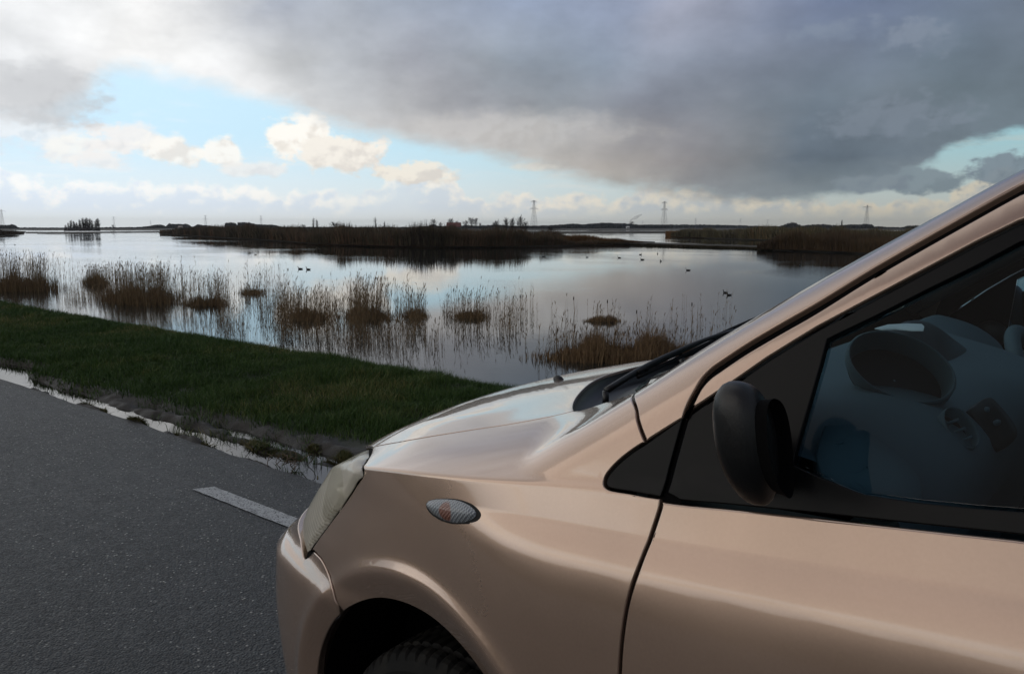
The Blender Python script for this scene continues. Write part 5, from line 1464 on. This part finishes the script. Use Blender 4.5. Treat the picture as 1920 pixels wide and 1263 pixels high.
def scrub(name, label, cat, front, back, top, n, cols, wid=(.10, .30), hvar=.45, seed=0, base=.25, spread=.05, tall=0.0, kind='stuff', group=None):
    """thick low growth: many leaning twigs and stalks, their tops following an uneven outline"""
    g = np.random.default_rng(seed); fr, bk, tp = (np.array(a, float) for a in (front, back, top))
    px = g.uniform(fr[0, 0], fr[-1, 0], n); q = g.random(n) ** 1.6
    yf = np.interp(px, fr[:, 0], fr[:, 1]); yb = np.interp(px, bk[:, 0], bk[:, 1]); py = yf - (yf - yb) * np.clip(q, .03, 1)
    P = at(px, py, WZ + base); D = np.linalg.norm(P[:, :2], axis=1)
    # each stalk may reach up to the outline in the picture, lumpy from bush to bush
    ty = np.interp(px, tp[:, 0], tp[:, 1]); lim = (np.maximum(py - ty, 1.0)) / 1500 * D
    lump = .55 + .75 * vnoise(P[:, 0], P[:, 1], spread, seed) * vnoise(P[:, 0], P[:, 1], spread * 3.1, seed + 3) * 1.6
    h = np.minimum(lim * 1.08, lim.mean() * 1.6) * np.clip(lump * 1.1, .4, 1.08) * g.uniform(1 - hvar, 1.0, n) * (.78 + .42 * vnoise(px, 0 * px, .045, seed + 9))
    k = g.random(n) < tall; h = np.where(k, h * 1.2, h)
    D_ = D / 150.0
    w = g.uniform(wid[0], wid[1], n) * np.clip(D_, .6, 4)
    V, F = blades(P, h, w, g.uniform(0, 3.1, n), np.abs(g.normal(.12, .2, n)), g.uniform(0, 6.3, n), 2, tip=.15)
    o = mk(name, V, F, leafy(name + '_leaf', cols, .85, spread), smooth=False, origin=tuple(P.mean(0)))
    return tag(o, label, cat, group, kind)
isl_f = [(300, 437.6), (420, 445), (520, 451), (600, 457.2), (700, 460.7), (800, 462.7), (900, 462.7), (1000, 461.2), (1080, 459.4), (1180, 458.4)]
isl_b = [(300, 437), (450, 437.2), (600, 437.5), (700, 437.7), (800, 438), (900, 438.5), (1000, 440), (1060, 443.5), (1180, 454)]
scrub('scrub', 'dark winter scrub covering the long island in the middle of the lake', 'scrub', isl_f, isl_b, [(300, 432), (360, 428), (420, 426), (500, 423), (560, 421), (640, 421), (700, 423), (800, 425), (900, 427), (1000, 430), (1050, 433), (1080, 447), (1180, 452)], 60000,
      [(44, 39, 37), (66, 54, 47), (80, 74, 55), (98, 78, 62), (126, 98, 76)], (.05, .16), .5, 11, .3, .06, .01)
scrub('reed_bed', 'brown dry reeds fringing the near shore of the long island', 'reeds', isl_f, [(x_, y_ - 3.0) for x_, y_ in isl_f], [(300, 431), (420, 437), (520, 443), (600, 444), (700, 452), (800, 456), (900, 453), (1000, 452), (1080, 448), (1180, 455)], 26000,
      [(60, 50, 38), (88, 72, 52), (112, 88, 62), (132, 104, 72)], (.05, .12), .5, 12, .05, .05)
scrub('reed_bed', 'orange brown reed mound at the left front of the long island', 'reeds', [(616, 457), (680, 459.5), (740, 461.5)], [(616, 454), (680, 456), (740, 458)], [(616, 452), (640, 443), (670, 440), (710, 444), (740, 455)], 7000, [(78, 50, 28), (112, 74, 40), (94, 62, 34)], (.05, .11), .4, 13, .05, .09)
scrub('reed_bed', 'light brown reed bed on the narrow right tip of the long island', 'reeds', [(1040, 460), (1120, 459), (1200, 458.2), (1222, 458)], [(1040, 456), (1120, 456), (1200, 457.5), (1222, 458)], [(1040, 441), (1100, 442), (1160, 446), (1200, 452), (1222, 456)], 12000, [(70, 50, 34), (104, 76, 48), (122, 92, 60)], (.04, .10), .45, 14, .05, .07)
scrub('scrub', 'dark scrub on the island at the right of the lake', 'scrub', [(1258, 443.5), (1330, 446), (1450, 449.5), (1560, 454), (1760, 468)], [(1258, 439), (1330, 437), (1450, 437), (1560, 437), (1760, 437)], [(1258, 434), (1300, 430), (1400, 427), (1460, 427), (1560, 429), (1640, 430), (1760, 433)], 36000,
      [(52, 50, 44), (84, 76, 60), (92, 88, 62), (128, 100, 74)], (.05, .16), .5, 15, .3, .05, .01)
scrub('reed_bed', 'orange reed bed at the left tip of the right island', 'reeds', [(1248, 443.5), (1320, 446)], [(1248, 440), (1320, 442)], [(1248, 434), (1275, 432), (1320, 436)], 5000, [(92, 66, 40), (122, 88, 52)], (.05, .12), .4, 16, .05, .05)
scrub('scrub', 'brown scrub and reeds on the shore beside the windscreen pillar', 'scrub', [(1420, 467), (1500, 469), (1580, 472), (1720, 480)], [(1420, 463), (1500, 455), (1580, 448), (1720, 445)], [(1420, 455), (1460, 440), (1500, 436), (1580, 436), (1640, 437), (1720, 440)], 26000,
      [(46, 41, 34), (70, 58, 45), (88, 70, 50), (62, 58, 42)], (.035, .10), .5, 17, .25, .09)
scrub('reed_bed', 'orange dry reed bed against the windscreen pillar on the right shore', 'reeds', [(1590, 473), (1720, 481)], [(1590, 465), (1720, 468)], [(1590, 456), (1640, 450), (1720, 448)], 9000, [(76, 54, 32), (104, 76, 44), (68, 50, 32)], (.03, .08), .4, 18, .05, .09)
scrub('grass_strip', 'low grass growing along the narrow dam', 'grass', [(1180, 460), (1300, 463.3), (1400, 466.5), (1450, 470)], [(1180, 457), (1300, 461), (1400, 464), (1450, 465)], [(1180, 453), (1230, 457.5), (1300, 459.5), (1400, 462), (1450, 462)], 7000, [(34, 34, 22), (58, 50, 32), (46, 46, 28)], (.05, .12), .4, 19, .05, .06)
scrub('scrub', 'dark scrub on the shore spit at the far left', 'scrub', [(-160, 445), (0, 442), (14, 440.5), (45, 437)], [(-160, 436), (0, 434.5), (14, 434.5), (45, 435)], [(-160, 430), (0, 431), (30, 433), (45, 435)], 7000, [(46, 36, 28), (70, 54, 38), (40, 38, 28)], (.06, .14), .4, 20, .2, .04)

# reed stalks that stand up against the sky on the island: single thin saplings
g = np.random.default_rng(5)
M_twig = material('bare_twig', C(44, 38, 36), .9)
def bare_tree(name, h, w, seed, trunk_r, depth=4, haze=None, up=.55, mat=None, fork=(3, 4)):
    """winter tree: trunk and forking limbs; returns the thing with trunk and crown"""
    rg = np.random.default_rng(seed); n_l = 46
    zc = h * rg.uniform(.18, .78, n_l); a_ = rg.uniform(0, 6.3, n_l); el = rg.uniform(.5, 1.25, n_l) * up
    d = np.stack([np.cos(a_) * np.cos(el), np.sin(a_) * np.cos(el), np.sin(el)], -1)
    # length until the limb meets an egg shaped outline, with bites out of it
    rx, rz, c0 = h * .5 * w, h * .42, h * .60
    A = np.stack([0 * zc, 0 * zc, zc], -1); q = (zc - c0) / rz
    aa = (d[:, 0] ** 2 + d[:, 1] ** 2) / rx ** 2 + d[:, 2] ** 2 / rz ** 2; bb = 2 * d[:, 2] * q / rz; cc = q ** 2 - 1
    L = (-bb + np.sqrt(np.maximum(bb ** 2 - 4 * aa * cc, 0))) / (2 * aa) * rg.uniform(.6, 1.05, n_l)
    L = np.clip(L, h * .06, h * .6); B = A + d * L[:, None]
    V1, F1 = rods(A, B, trunk_r * .45, trunk_r * .16)
    m = 420; k = rg.integers(0, n_l, m); f = rg.uniform(.25, 1.0, m)[:, None]; P = A[k] * (1 - f) + B[k] * f
    dd = d[k] + rg.normal(0, .55, (m, 3)); dd[:, 2] = np.abs(dd[:, 2]) * .9 + .1; dd /= np.linalg.norm(dd, axis=1, keepdims=True); ll = h * rg.uniform(.06, .16, m)
    Q = P + dd * ll[:, None]; V2, F2 = rods(P, Q, trunk_r * .18, trunk_r * .08)
    N_ = 1500; k = rg.integers(0, m, N_); tw = blades(P[k] + (Q[k] - P[k]) * rg.random((N_, 1)), h * rg.uniform(.03, .09, N_), rg.uniform(.02, .045, N_), rg.uniform(0, 3.1, N_), rg.uniform(0, .9, N_), rg.uniform(0, 6.3, N_), 2)
    o = bpy.data.objects.new(name, None); col.objects.link(o); o.empty_display_size = 1
    tz = np.linspace(0, h * .92, 8); wob = np.cumsum(rg.normal(0, .03, (8, 2)), 0) * 0
    TA = np.stack([wob[:-1, 0], wob[:-1, 1], tz[:-1]], -1); TB = np.stack([wob[1:, 0], wob[1:, 1], tz[1:]], -1)
    V, F = rods(TA, TB, trunk_r * (1 - tz[:-1] / h), trunk_r * (1 - tz[1:] / h)); mk('trunk', V, F, mat or M_twig, o, smooth=False)
    V, F = merge([(V1, F1), (V2, F2), tw]); mk('crown', V, F, mat or M_twig, o, smooth=False)
    return o
def copy_tree(o, loc, rot, scale, label, group):
    c = o.copy(); col.objects.link(c); c.location = loc; c.rotation_euler = (0, 0, rot); c.scale = scale
    for ch in o.children:
        k = ch.copy(); col.objects.link(k); k.parent = c
    tag(c, label, 'tree', group); return c
proto = [bare_tree('bare_tree', 10, .75, 3, .16, up=.9), bare_tree('bare_tree', 10, .34, 8, .14, up=1.1), bare_tree('bare_tree', 10, 1.0, 21, .2, up=.8), bare_tree('bare_tree', 10, .6, 33, .15, up=.9)]
used = set()
def place_tree(kind, px, base_y, top_y, label, group, dist=None, wide=1.0):
    if dist is None: P = at(px, base_y, WZ + .3)
    else:
        d = ray(px, base_y); d = d / np.linalg.norm(d[:2]); P = np.array([d[0] * dist, d[1] * dist, WZ + .8])
    D = np.linalg.norm(P[:2]); tz = CAM_H + D * math.tan(R(sky_pe(px, top_y)[1])); h = max(tz - P[2], .5); s = h / 10
    o = proto[kind]
    if kind in used: return copy_tree(o, P, random.uniform(0, 6), (s * wide, s * wide, s), label, group)
    used.add(kind); o.location = P; o.scale = (s * wide, s * wide, s); tag(o, label, 'tree', group); return o
grp = 'bare trees of the grove on the left'
ordn = ['first', 'second', 'third', 'fourth', 'fifth', 'sixth', 'seventh', 'eighth', 'ninth', 'tenth', 'eleventh', 'twelfth', 'thirteenth', 'fourteenth']
for k, (px, ty) in enumerate([(123, 421), (129, 417), (134, 412), (139, 414), (144, 417), (151, 411), (157, 408), (161, 409), (165, 407.5), (169, 409), (174, 412), (180, 413), (183, 409), (186, 410)]):
    place_tree(1, px, 432, ty, '%s tree from the left in the dark grove left of the island' % ordn[k], grp, 640, .8)
scrub('undergrowth', 'dark undergrowth around the feet of the grove of bare trees on the left', 'scrub', [(120, 433.4), (188, 433.4)], [(120, 432.6), (188, 432.6)], [(120, 428), (130, 423), (150, 419), (165, 418), (178, 422), (188, 426)], 420, [(60, 58, 60), (80, 76, 76)], (.06, .14), .5, 25, .4, .02)
grp = 'bare trees on the long island'
for kind, px, by, ty, lb, wd in ((3, 932, 440, 411, 'slim bare tree left of the twin tall bare trees on the island', .6), (1, 948, 441, 408, 'left one of the twin tall thin bare trees on the island', 1.0), (1, 961, 441, 408, 'middle tall bare tree above the dark right end of the island', 1.1), (3, 976, 441, 403, 'tallest bare tree of the island, just left of the big pylon', .8), (0, 985, 441, 414, 'lowest bare tree right of the tallest one on the island', .8), (0, 1032, 447, 424, 'reddish bush at the right end of the dark scrub', 1.0),
                                (0, 628, 440, 415, 'rounded dark bush sticking out of the island scrub at its left half', 1.2), (1, 595, 440, 411, 'thin sapling on the island left of the rounded dark bush', .5), (1, 705, 440, 407, 'thin straight sapling in the middle of the island', .3), (1, 721, 440, 415, 'short sapling right of the thin straight one', .5), (1, 588, 440, 408, 'leftmost thin sapling against the sky on the island', .35), (0, 570, 440, 420, 'small bush left of the leftmost sapling on the island', .8)):
    place_tree(kind, px, by, ty, lb, grp, None, wd)
grp = 'bare trees around the red roofed barn'
for kind, px, ty, lb, wd in ((2, 813, 410, 'round crowned bare tree left of the red roofed barn', .8), (3, 826, 416, 'low tree between the round crowned one and the barn', 1), (2, 845, 409, 'wide crowned bare tree directly behind the red roof', .9), (3, 857, 413, 'small tree behind the right end of the red roof', .8), (2, 873, 413, 'lower left neighbour of the big dark tree right of the barn', .9), (0, 884, 407, 'big dark dense bare tree right of the red roofed barn', 1.0), (0, 892, 408, 'right half of the big dark tree pair beside the barn', .8), (3, 900, 417, 'low tree at the right foot of the big dark tree pair', .8), (2, 928, 416, 'small flat crowned tree between barn trees and island trees', 1.1)):
    place_tree(kind, px, 430, ty, lb, grp, 900, wd)
place_tree(3, 1184, 430, 414, 'dark tree beneath the white steam plume', 'single trees on the far shore', 1500, 1.2)
place_tree(2, 1486, 430, 416, 'rounded tree on the far right shore above the island', 'single trees on the far shore', 1300, 1.1)
place_tree(2, 212, 430, 421, 'tiny lone tree right of the grove on the left', 'single trees on the far shore', 1300, .9)
place_tree(1, 1578, 430, 412, 'thin pointed tree left of the right pylon', 'single trees on the far shore', 900, .6)

# far woods: greyish masses on the horizon
def far_wood(label, prof, dist, n, seed, cols=((44, 44, 48), (58, 58, 60), (50, 50, 50)), foot=429.5):
    g = np.random.default_rng(seed); p = np.array(prof, float); px = g.uniform(p[0, 0], p[-1, 0], n); dd = dist * g.uniform(.97, 1.05, n)
    d = ray(px, 425.0); d = d / np.linalg.norm(d[:, :2], axis=1, keepdims=True); P = d * dd[:, None]; P[:, 2] = WZ + .6
    cosv = np.cos(np.arctan((px - 960) / 1500.)); ty = np.interp(px, p[:, 0], p[:, 1]) + 1.2 * (vnoise(px, 0 * px, .25, seed) - .5) + .8 * (vnoise(px, 0 * px, 1.1, seed) - .5)
    hz = 631.5 - 1500 * math.tan(PITCH); top = CAM_H + dd * (hz - ty) / 1500 * cosv
    hh = np.maximum(top - P[:, 2], 1.0); f0 = g.random(n) ** 1.5 * .7; P[:, 2] += hh * f0 * .95
    h = hh * (1 - f0) * g.uniform(.7, 1.08, n)
    V, F = blades(P, h, g.uniform(.8, 2.2, n) * dist / 1500, g.uniform(0, 3.1, n), g.uniform(0, .4, n), g.uniform(0, 6.3, n), 2, tip=.3)
    o = mk('far_wood', V, F, leafy('far_wood_leaf', list(cols), .95, .01), smooth=False, origin=tuple(P.mean(0))); return tag(o, label, 'wood', None, 'stuff')
far_wood('grey tree mass on the horizon at the far left edge', [(-260, 422), (-100, 420), (0, 421), (15, 421), (25, 420), (34, 426), (120, 427), (200, 426), (290, 425)], 1500, 5000, 1)
far_wood('pale row of trees on the horizon left of the island', [(258, 426), (275, 424), (300, 420.5), (312, 424), (318, 418.5), (330, 420), (352, 420), (360, 425), (370, 421), (385, 422), (420, 427)], 1700, 4200, 2)
far_wood('long row of dense trees behind the left half of the island', [(420, 427), (424, 417), (440, 416.5), (444, 423), (447, 417), (466, 416.5), (480, 420), (512, 421), (530, 425), (700, 426), (800, 425)], 1300, 6500, 3)
far_wood('low trees behind the barn on the horizon', [(790, 426), (812, 420), (826, 424), (870, 422), (900, 423), (930, 421), (955, 423), (1010, 423), (1050, 421)], 1250, 5200, 4)
far_wood('dark bluish wood on the horizon left of the steam plume', [(1040, 422), (1075, 419), (1090, 421), (1130, 417.5), (1150, 418), (1178, 419), (1196, 421), (1260, 421)], 1500, 8000, 5, ((36, 40, 46), (48, 52, 58), (42, 46, 48)))
far_wood('long low wood on the horizon behind the right island', [(1190, 422), (1250, 421), (1320, 421), (1380, 422), (1440, 424), (1560, 424)], 1800, 9000, 6, ((38, 44, 52), (50, 56, 62), (44, 48, 52)))
far_wood('dark tree row on the horizon above the right shore', [(1460, 424), (1478, 418), (1492, 417.5), (1502, 423), (1530, 420), (1552, 420), (1570, 423), (1590, 421), (1620, 419.5), (1634, 420), (1640, 424), (1690, 426), (1705, 423), (1730, 423), (1800, 426), (2100, 424)], 1400, 8000, 7, ((36, 38, 42), (50, 52, 56), (44, 46, 48)))

# ------------------------------------------------------------------ barn and houses
def building(name, label, px0, px1, dist, eave, ridge, wall, roof_c, deep=9):
    a = ray((px0 + px1) / 2, 425); a = a / np.linalg.norm(a[:2]); c = np.array([a[0] * dist, a[1] * dist, WZ + .7])
    right = np.array([math.cos(YAW), math.sin(YAW), 0]); fw = np.array([-math.sin(YAW), math.cos(YAW), 0]); wd = (px1 - px0) / 1500 * dist / 2
    o = thing(name, label, 'building', tuple(c))
    def P(r_, f_, z_): return c + right * r_ + fw * f_ + np.array([0, 0, z_])
    V = [P(-wd, 0, 0), P(wd, 0, 0), P(wd, deep, 0), P(-wd, deep, 0), P(-wd, 0, eave), P(wd, 0, eave), P(wd, deep, eave), P(-wd, deep, eave), P(-wd, deep / 2, ridge), P(wd, deep / 2, ridge)]
    mk('wall', V, [(0, 1, 5, 4), (1, 2, 6, 5), (2, 3, 7, 6), (3, 0, 4, 7), (4, 8, 7), (5, 6, 9)], material(name + '_wall', C(*wall), .9), o, False)
    e = .5; V = [P(-wd - e, -e, eave - .1), P(wd + e, -e, eave - .1), P(wd + e, deep / 2, ridge + .15), P(-wd - e, deep / 2, ridge + .15), P(wd + e, deep + e, eave - .1), P(-wd - e, deep + e, eave - .1)]
    V += [v + np.array([0, 0, -.3]) for v in V]
    mk('roof', V, [(0, 1, 2, 3), (3, 2, 4, 5), (6, 9, 8, 7), (9, 11, 10, 8), (0, 6, 7, 1), (5, 4, 10, 11), (1, 7, 8, 2), (2, 8, 10, 4), (0, 3, 9, 6), (3, 5, 11, 9)], material(name + '_roof', C(*roof_c), .8), o, False)
    for q in (-.5, 0, .5):
        V = [P(q * wd - .6, -.05, 1), P(q * wd + .6, -.05, 1), P(q * wd + .6, -.05, 2), P(q * wd - .6, -.05, 2)]; V += [v - fw * .06 for v in V]
        mk('window', V, [(4, 5, 6, 7), (0, 4, 7, 3), (1, 2, 6, 5), (3, 7, 6, 2), (0, 1, 5, 4)], M_trim, o, False)
building('barn', 'long barn with a red roof among bare trees behind the island', 838, 863, 880, 3.2, 7.6, (86, 98, 96), (104, 58, 54))
building('farmhouse', 'tiny white farmhouse on the far shore below the steam plume', 1175, 1180, 1350, 2.5, 4.2, (215, 215, 212), (190, 190, 188), 6)
building('farmhouse', 'tiny white farmhouse on the far right shore under the small pylon', 1433, 1438, 1400, 2.8, 4.6, (215, 215, 212), (200, 200, 198), 6)
building('farmhouse', 'pale farmhouse with a grey roof on the horizon left of the island', 334, 340, 1350, 2.6, 4.6, (190, 186, 178), (150, 140, 132), 6)
building('farmhouse', 'white farmhouse beneath the pylon left of the island', 385, 388, 1320, 2.4, 4.0, (220, 218, 212), (170, 168, 164), 6)

# ------------------------------------------------------------------ pylons
M_steel = material('galvanised_steel', C(150, 154, 158), .7, .1)
def pylon_parts(H, arms):
    """lattice tower of height H with cross arms (height, half span)"""
    legs_a, legs_b = [], []; br_a, br_b = [], []; ar = []
    wid = lambda z: (4.2 * (1 - z / H) ** 1.1 + .9)
    lv = [H * q for q in (0, .12, .24, .35, .45, .54, .62, .70, .77, .84, .90, .95, 1.0)]
    cor = ((1, 1), (1, -1), (-1, -1), (-1, 1))
    for a, b in zip(lv[:-1], lv[1:]):
        for k in range(4):
            c0, c1 = cor[k], cor[(k + 1) % 4]; wa, wb = wid(a), wid(b)
            legs_a.append((c0[0] * wa, c0[1] * wa, a)); legs_b.append((c0[0] * wb, c0[1] * wb, b))
            br_a += [(c0[0] * wa, c0[1] * wa, a), (c1[0] * wa, c1[1] * wa, a), (c0[0] * wb, c0[1] * wb, b)]
            br_b += [(c1[0] * wb, c1[1] * wb, b), (c0[0] * wb, c0[1] * wb, b), (c1[0] * wb, c1[1] * wb, b)]
    leg = rods(legs_a, legs_b, .22, .18); br = rods(br_a, br_b, .08, .08); armm = []
    for z, s in arms:
        A, B = [], []
        for sx in (1, -1):
            w = wid(z)
            for y_ in (w, -w): A += [(sx * w, y_, z), (sx * w, y_, z + 2.2)]; B += [(sx * s, 0, z + .6)] * 2
            A += [(sx * s, 0, z + .6)]; B += [(sx * s, 0, z - 2.2)]
            for q in (.35, .65): A += [(sx * (w + (s - w) * q), 0, z)]; B += [(sx * (w + (s - w) * q), 0, z + 2.2 * (1 - q) + .6 * q)]
        armm.append(rods(A, B, .17, .15))
    return leg, br, armm
def make_pylon(H, arms):
    leg, br, armm = pylon_parts(H, arms); o = bpy.data.objects.new('pylon', None); col.objects.link(o)
    V_, F_ = merge([leg, br]); mk('lattice_mast', V_, F_, M_steel, o, False)
    for v, f in armm: mk('cross_arm', v, f, M_steel, o, False)
    return o
pA = make_pylon(52, [(36, 8.5), (49, 6.5)]); pB = make_pylon(52, [(47, 11)]); firstA, firstB = True, True
for kind, px, ty, lb in (('A', 1001, 375.5, 'largest nearest pylon, right of the island trees'), ('A', 1245, 377.5, 'tall pylon right of the steam plume'), ('B', 1624, 384.5, 'tall pylon with one broad arm close to the windscreen pillar'), ('B', 5, 393, 'pylon at the left edge of the picture'), ('A', 386, 403.5, 'faint pylon between the pale row of trees and the island tip'), ('A', 490, 404.5, 'faint pylon above the long row of dense trees'), ('A', 214, 406, 'thin faint pylon just right of the grove'), ('A', 702, 408.5, 'tiny faint pylon over the middle of the island'),
                         ('B', 799, 410.5, 'tiny pylon left of the barn trees'), ('A', 1205, 413.5, 'tiny faint pylon just right of the steam plume'), ('A', 1304, 409, 'faint pylon right of the second tall pylon'), ('A', 1388, 410, 'faint pylon above the right island'), ('B', 1439, 411.5, 'small dark pylon with a wide top above the farmhouse on the right'), ('A', 590, 409.5, 'tiny faint pylon over the left half of the island'), ('A', 283, 414, 'hardly visible distant pylon above the pale row of trees')):
    el = math.tan(R(sky_pe(px, ty)[1])); D = (52 + WZ + .6 - CAM_H) / el
    d = ray(px, 425.0); d = d / np.linalg.norm(d[:2]); P = (d[0] * D, d[1] * D, WZ + .6)
    src = pA if kind == 'A' else pB
    if (kind == 'A' and firstA) or (kind == 'B' and firstB):
        o = src
        if kind == 'A': firstA = False
        else: firstB = False
    else:
        o = src.copy(); col.objects.link(o)
        for ch in src.children:
            k = ch.copy(); col.objects.link(k); k.parent = o
    o.location = P; o.rotation_euler = (0, 0, YAW + R(12) + (.3 if kind == 'A' else 0)); k_ = .62 if kind == 'B' and px == 1439 else 1
    tag(o, lb, 'pylon', 'power pylons along the horizon')

# steam plume of a distant factory
mb = MB(); D = 5000
for k in range(9):
    q = k / 8; px = 1180 + 22 * q; py = 414 - 11 * q; d = ray(px, py); d = d / np.linalg.norm(d[:2]); c = d * D; c[2] += CAM_H; r_ = (2.0 + 7 * math.sin(q * 2.6)) * 1.0
    th = np.linspace(0, 2 * math.pi, 11)[:-1]
    mb.grid(np.array([[c + r_ * np.array([math.cos(ph) * math.cos(a), math.cos(ph) * math.sin(a), math.sin(ph)]) * (1 + .2 * math.sin(5 * a + k)) for a in th] for ph in np.linspace(-1.5, 1.5, 7)]), closed=True)
d = ray(1190, 410); d = d / np.linalg.norm(d[:2]) * D
def _plume():
    m = bpy.data.materials.new('steam'); m.use_nodes = True; t = NT(m.node_tree); t.n.clear(); out = t.node('ShaderNodeOutputMaterial')
    a = t.node('ShaderNodeBsdfDiffuse'); a.inputs[0].default_value = (1, .98, .93, 1); b = t.node('ShaderNodeBsdfTranslucent'); b.inputs[0].default_value = (1, .98, .93, 1); c = t.node('ShaderNodeBsdfTransparent')
    m1 = t.node('ShaderNodeMixShader'); t.l.new(a.outputs[0], m1.inputs[1]); t.l.new(b.outputs[0], m1.inputs[2])
    m2 = t.node('ShaderNodeMixShader'); m2.inputs[0].default_value = .84; t.l.new(m1.outputs[0], m2.inputs[1]); t.l.new(c.outputs[0], m2.inputs[2]); t.l.new(m2.outputs[0], out.inputs[0]); return m
M_steam = _plume()
tag(mb.build('steam_plume', M_steam, origin=(d[0], d[1], 40)), 'small white steam plume drifting right above the far shore', 'steam')

# ------------------------------------------------------------------ water birds
M_bird = material('dark_plumage', C(30, 28, 27), .8); M_bill = material('pale_bill', C(190, 180, 160), .5); M_pale = material('pale_plumage', C(150, 148, 142), .8)
def bird(mat):
    st_ = [(-.19, .05, .012, .01), (-.16, .045, .04, .03), (-.10, .04, .075, .055), (0, .035, .09, .07), (.08, .04, .08, .065), (.13, .06, .055, .055), (.15, .10, .036, .036), (.155, .15, .03, .03), (.165, .185, .034, .036), (.19, .195, .028, .028), (.215, .19, .012, .014)]
    G = [[(x_, ry * math.cos(a), z_ + rz * math.sin(a)) for a in np.linspace(0, 2 * math.pi, 13)[:-1]] for x_, z_, ry, rz in st_]
    mb = MB(); mb.grid(np.array(G), closed=True); o = mb.build('water_bird', mat, origin=(0, 0, 0))
    mb = MB(); mb.tube([(.205, 0, .19), (.235, 0, .184), (.25, 0, .178)], [.011, .008, .003], 6); mb.build('bill', M_bill, o)
    mb = MB(); mb.tube([(-.15, 0, .06), (-.20, 0, .075), (-.23, 0, .085)], [.03, .018, .004], 6); mb.build('tail', mat, o); return o
b0 = bird(M_bird); b1 = bird(M_pale); f0 = f1 = True
for px, py, k, rot, sc_, lb in ((563, 504.5, 0, 2.9, 1.2, 'left bird of the dark pair left of the tallest reed plumes'), (578, 505.5, 0, 2.7, 1.2, 'right bird of the dark pair left of the tallest reed plumes'), (1019, 481.5, 0, 3.1, 1.1, 'dark bird near the shadow of the island bushes'), (1101, 482.5, 0, 2.4, .9, 'small bird alone between the island tip and the flock'), (1161, 483.5, 0, 3.0, 1.1, 'leftmost bird of the scattered flock in the middle'),
        (1201, 477.5, 0, .4, 1.1, 'farthest left bird of the flock, nearest the dam'), (1204, 487, 0, 3.0, 1.2, 'bird in the centre of the flock'), (1233, 476, 0, 1.5, 1.0, 'upright looking bird of the flock close to the dam'), (1239, 490, 0, 1.7, 1.0, 'nearest right bird of the flock'), (1290, 507, 0, 3.0, 1.0, 'single dark bird between the flock and the close pair'), (1360, 549, 0, 2.2, .85, 'upper left bird of the close pair near the windscreen pillar'), (1367, 553.5, 0, 3.6, .85, 'lower right bird of the close pair near the windscreen pillar'),
        (1500, 498, 0, 1.2, 1.1, 'lone dark bird under the right shore reflections'), (468, 475, 1, 3.0, 1.1, 'pale bird, left of two, far out left of the island'), (479, 477.5, 1, 3.0, 1.0, 'pale bird, right of two, far out left of the island'), (28, 459, 0, 2.8, 1.0, 'tiny dark bird far out at the left edge')):
    src = b0 if k == 0 else b1; fst = f0 if k == 0 else f1
    if fst:
        o = src
        if k == 0: f0 = False
        else: f1 = False
    else:
        o = src.copy(); col.objects.link(o)
        for ch in src.children:
            c = ch.copy(); col.objects.link(c); c.parent = o
    p = at(px, py, WZ); o.location = (p[0], p[1], WZ - .015); o.rotation_euler = (0, 0, rot + YAW); o.scale = (sc_,) * 3
    tag(o, lb, 'water bird', 'dark water birds swimming on the lake' if k == 0 else 'pale water birds on the lake')

# ------------------------------------------------------------------ air
def haze(density):
    m = bpy.data.materials.new('haze_air'); m.use_nodes = True; t = NT(m.node_tree); t.n.clear(); out = t.node('ShaderNodeOutputMaterial')
    v = t.node('ShaderNodeVolumePrincipled'); v.inputs['Color'].default_value = (.95, .98, 1, 1); v.inputs['Density'].default_value = density
    v.inputs['Anisotropy'].default_value = .3
    t.l.new(v.outputs[0], out.inputs['Volume'])
    mb = MB(); mb.box((0, 1000, 40), (18100, 20200, 100)); o = mb.build('haze', m, smooth=False); tag(o, 'thin pale winter haze over the lake and the far shore', 'haze', kind='stuff')

haze(.00006)
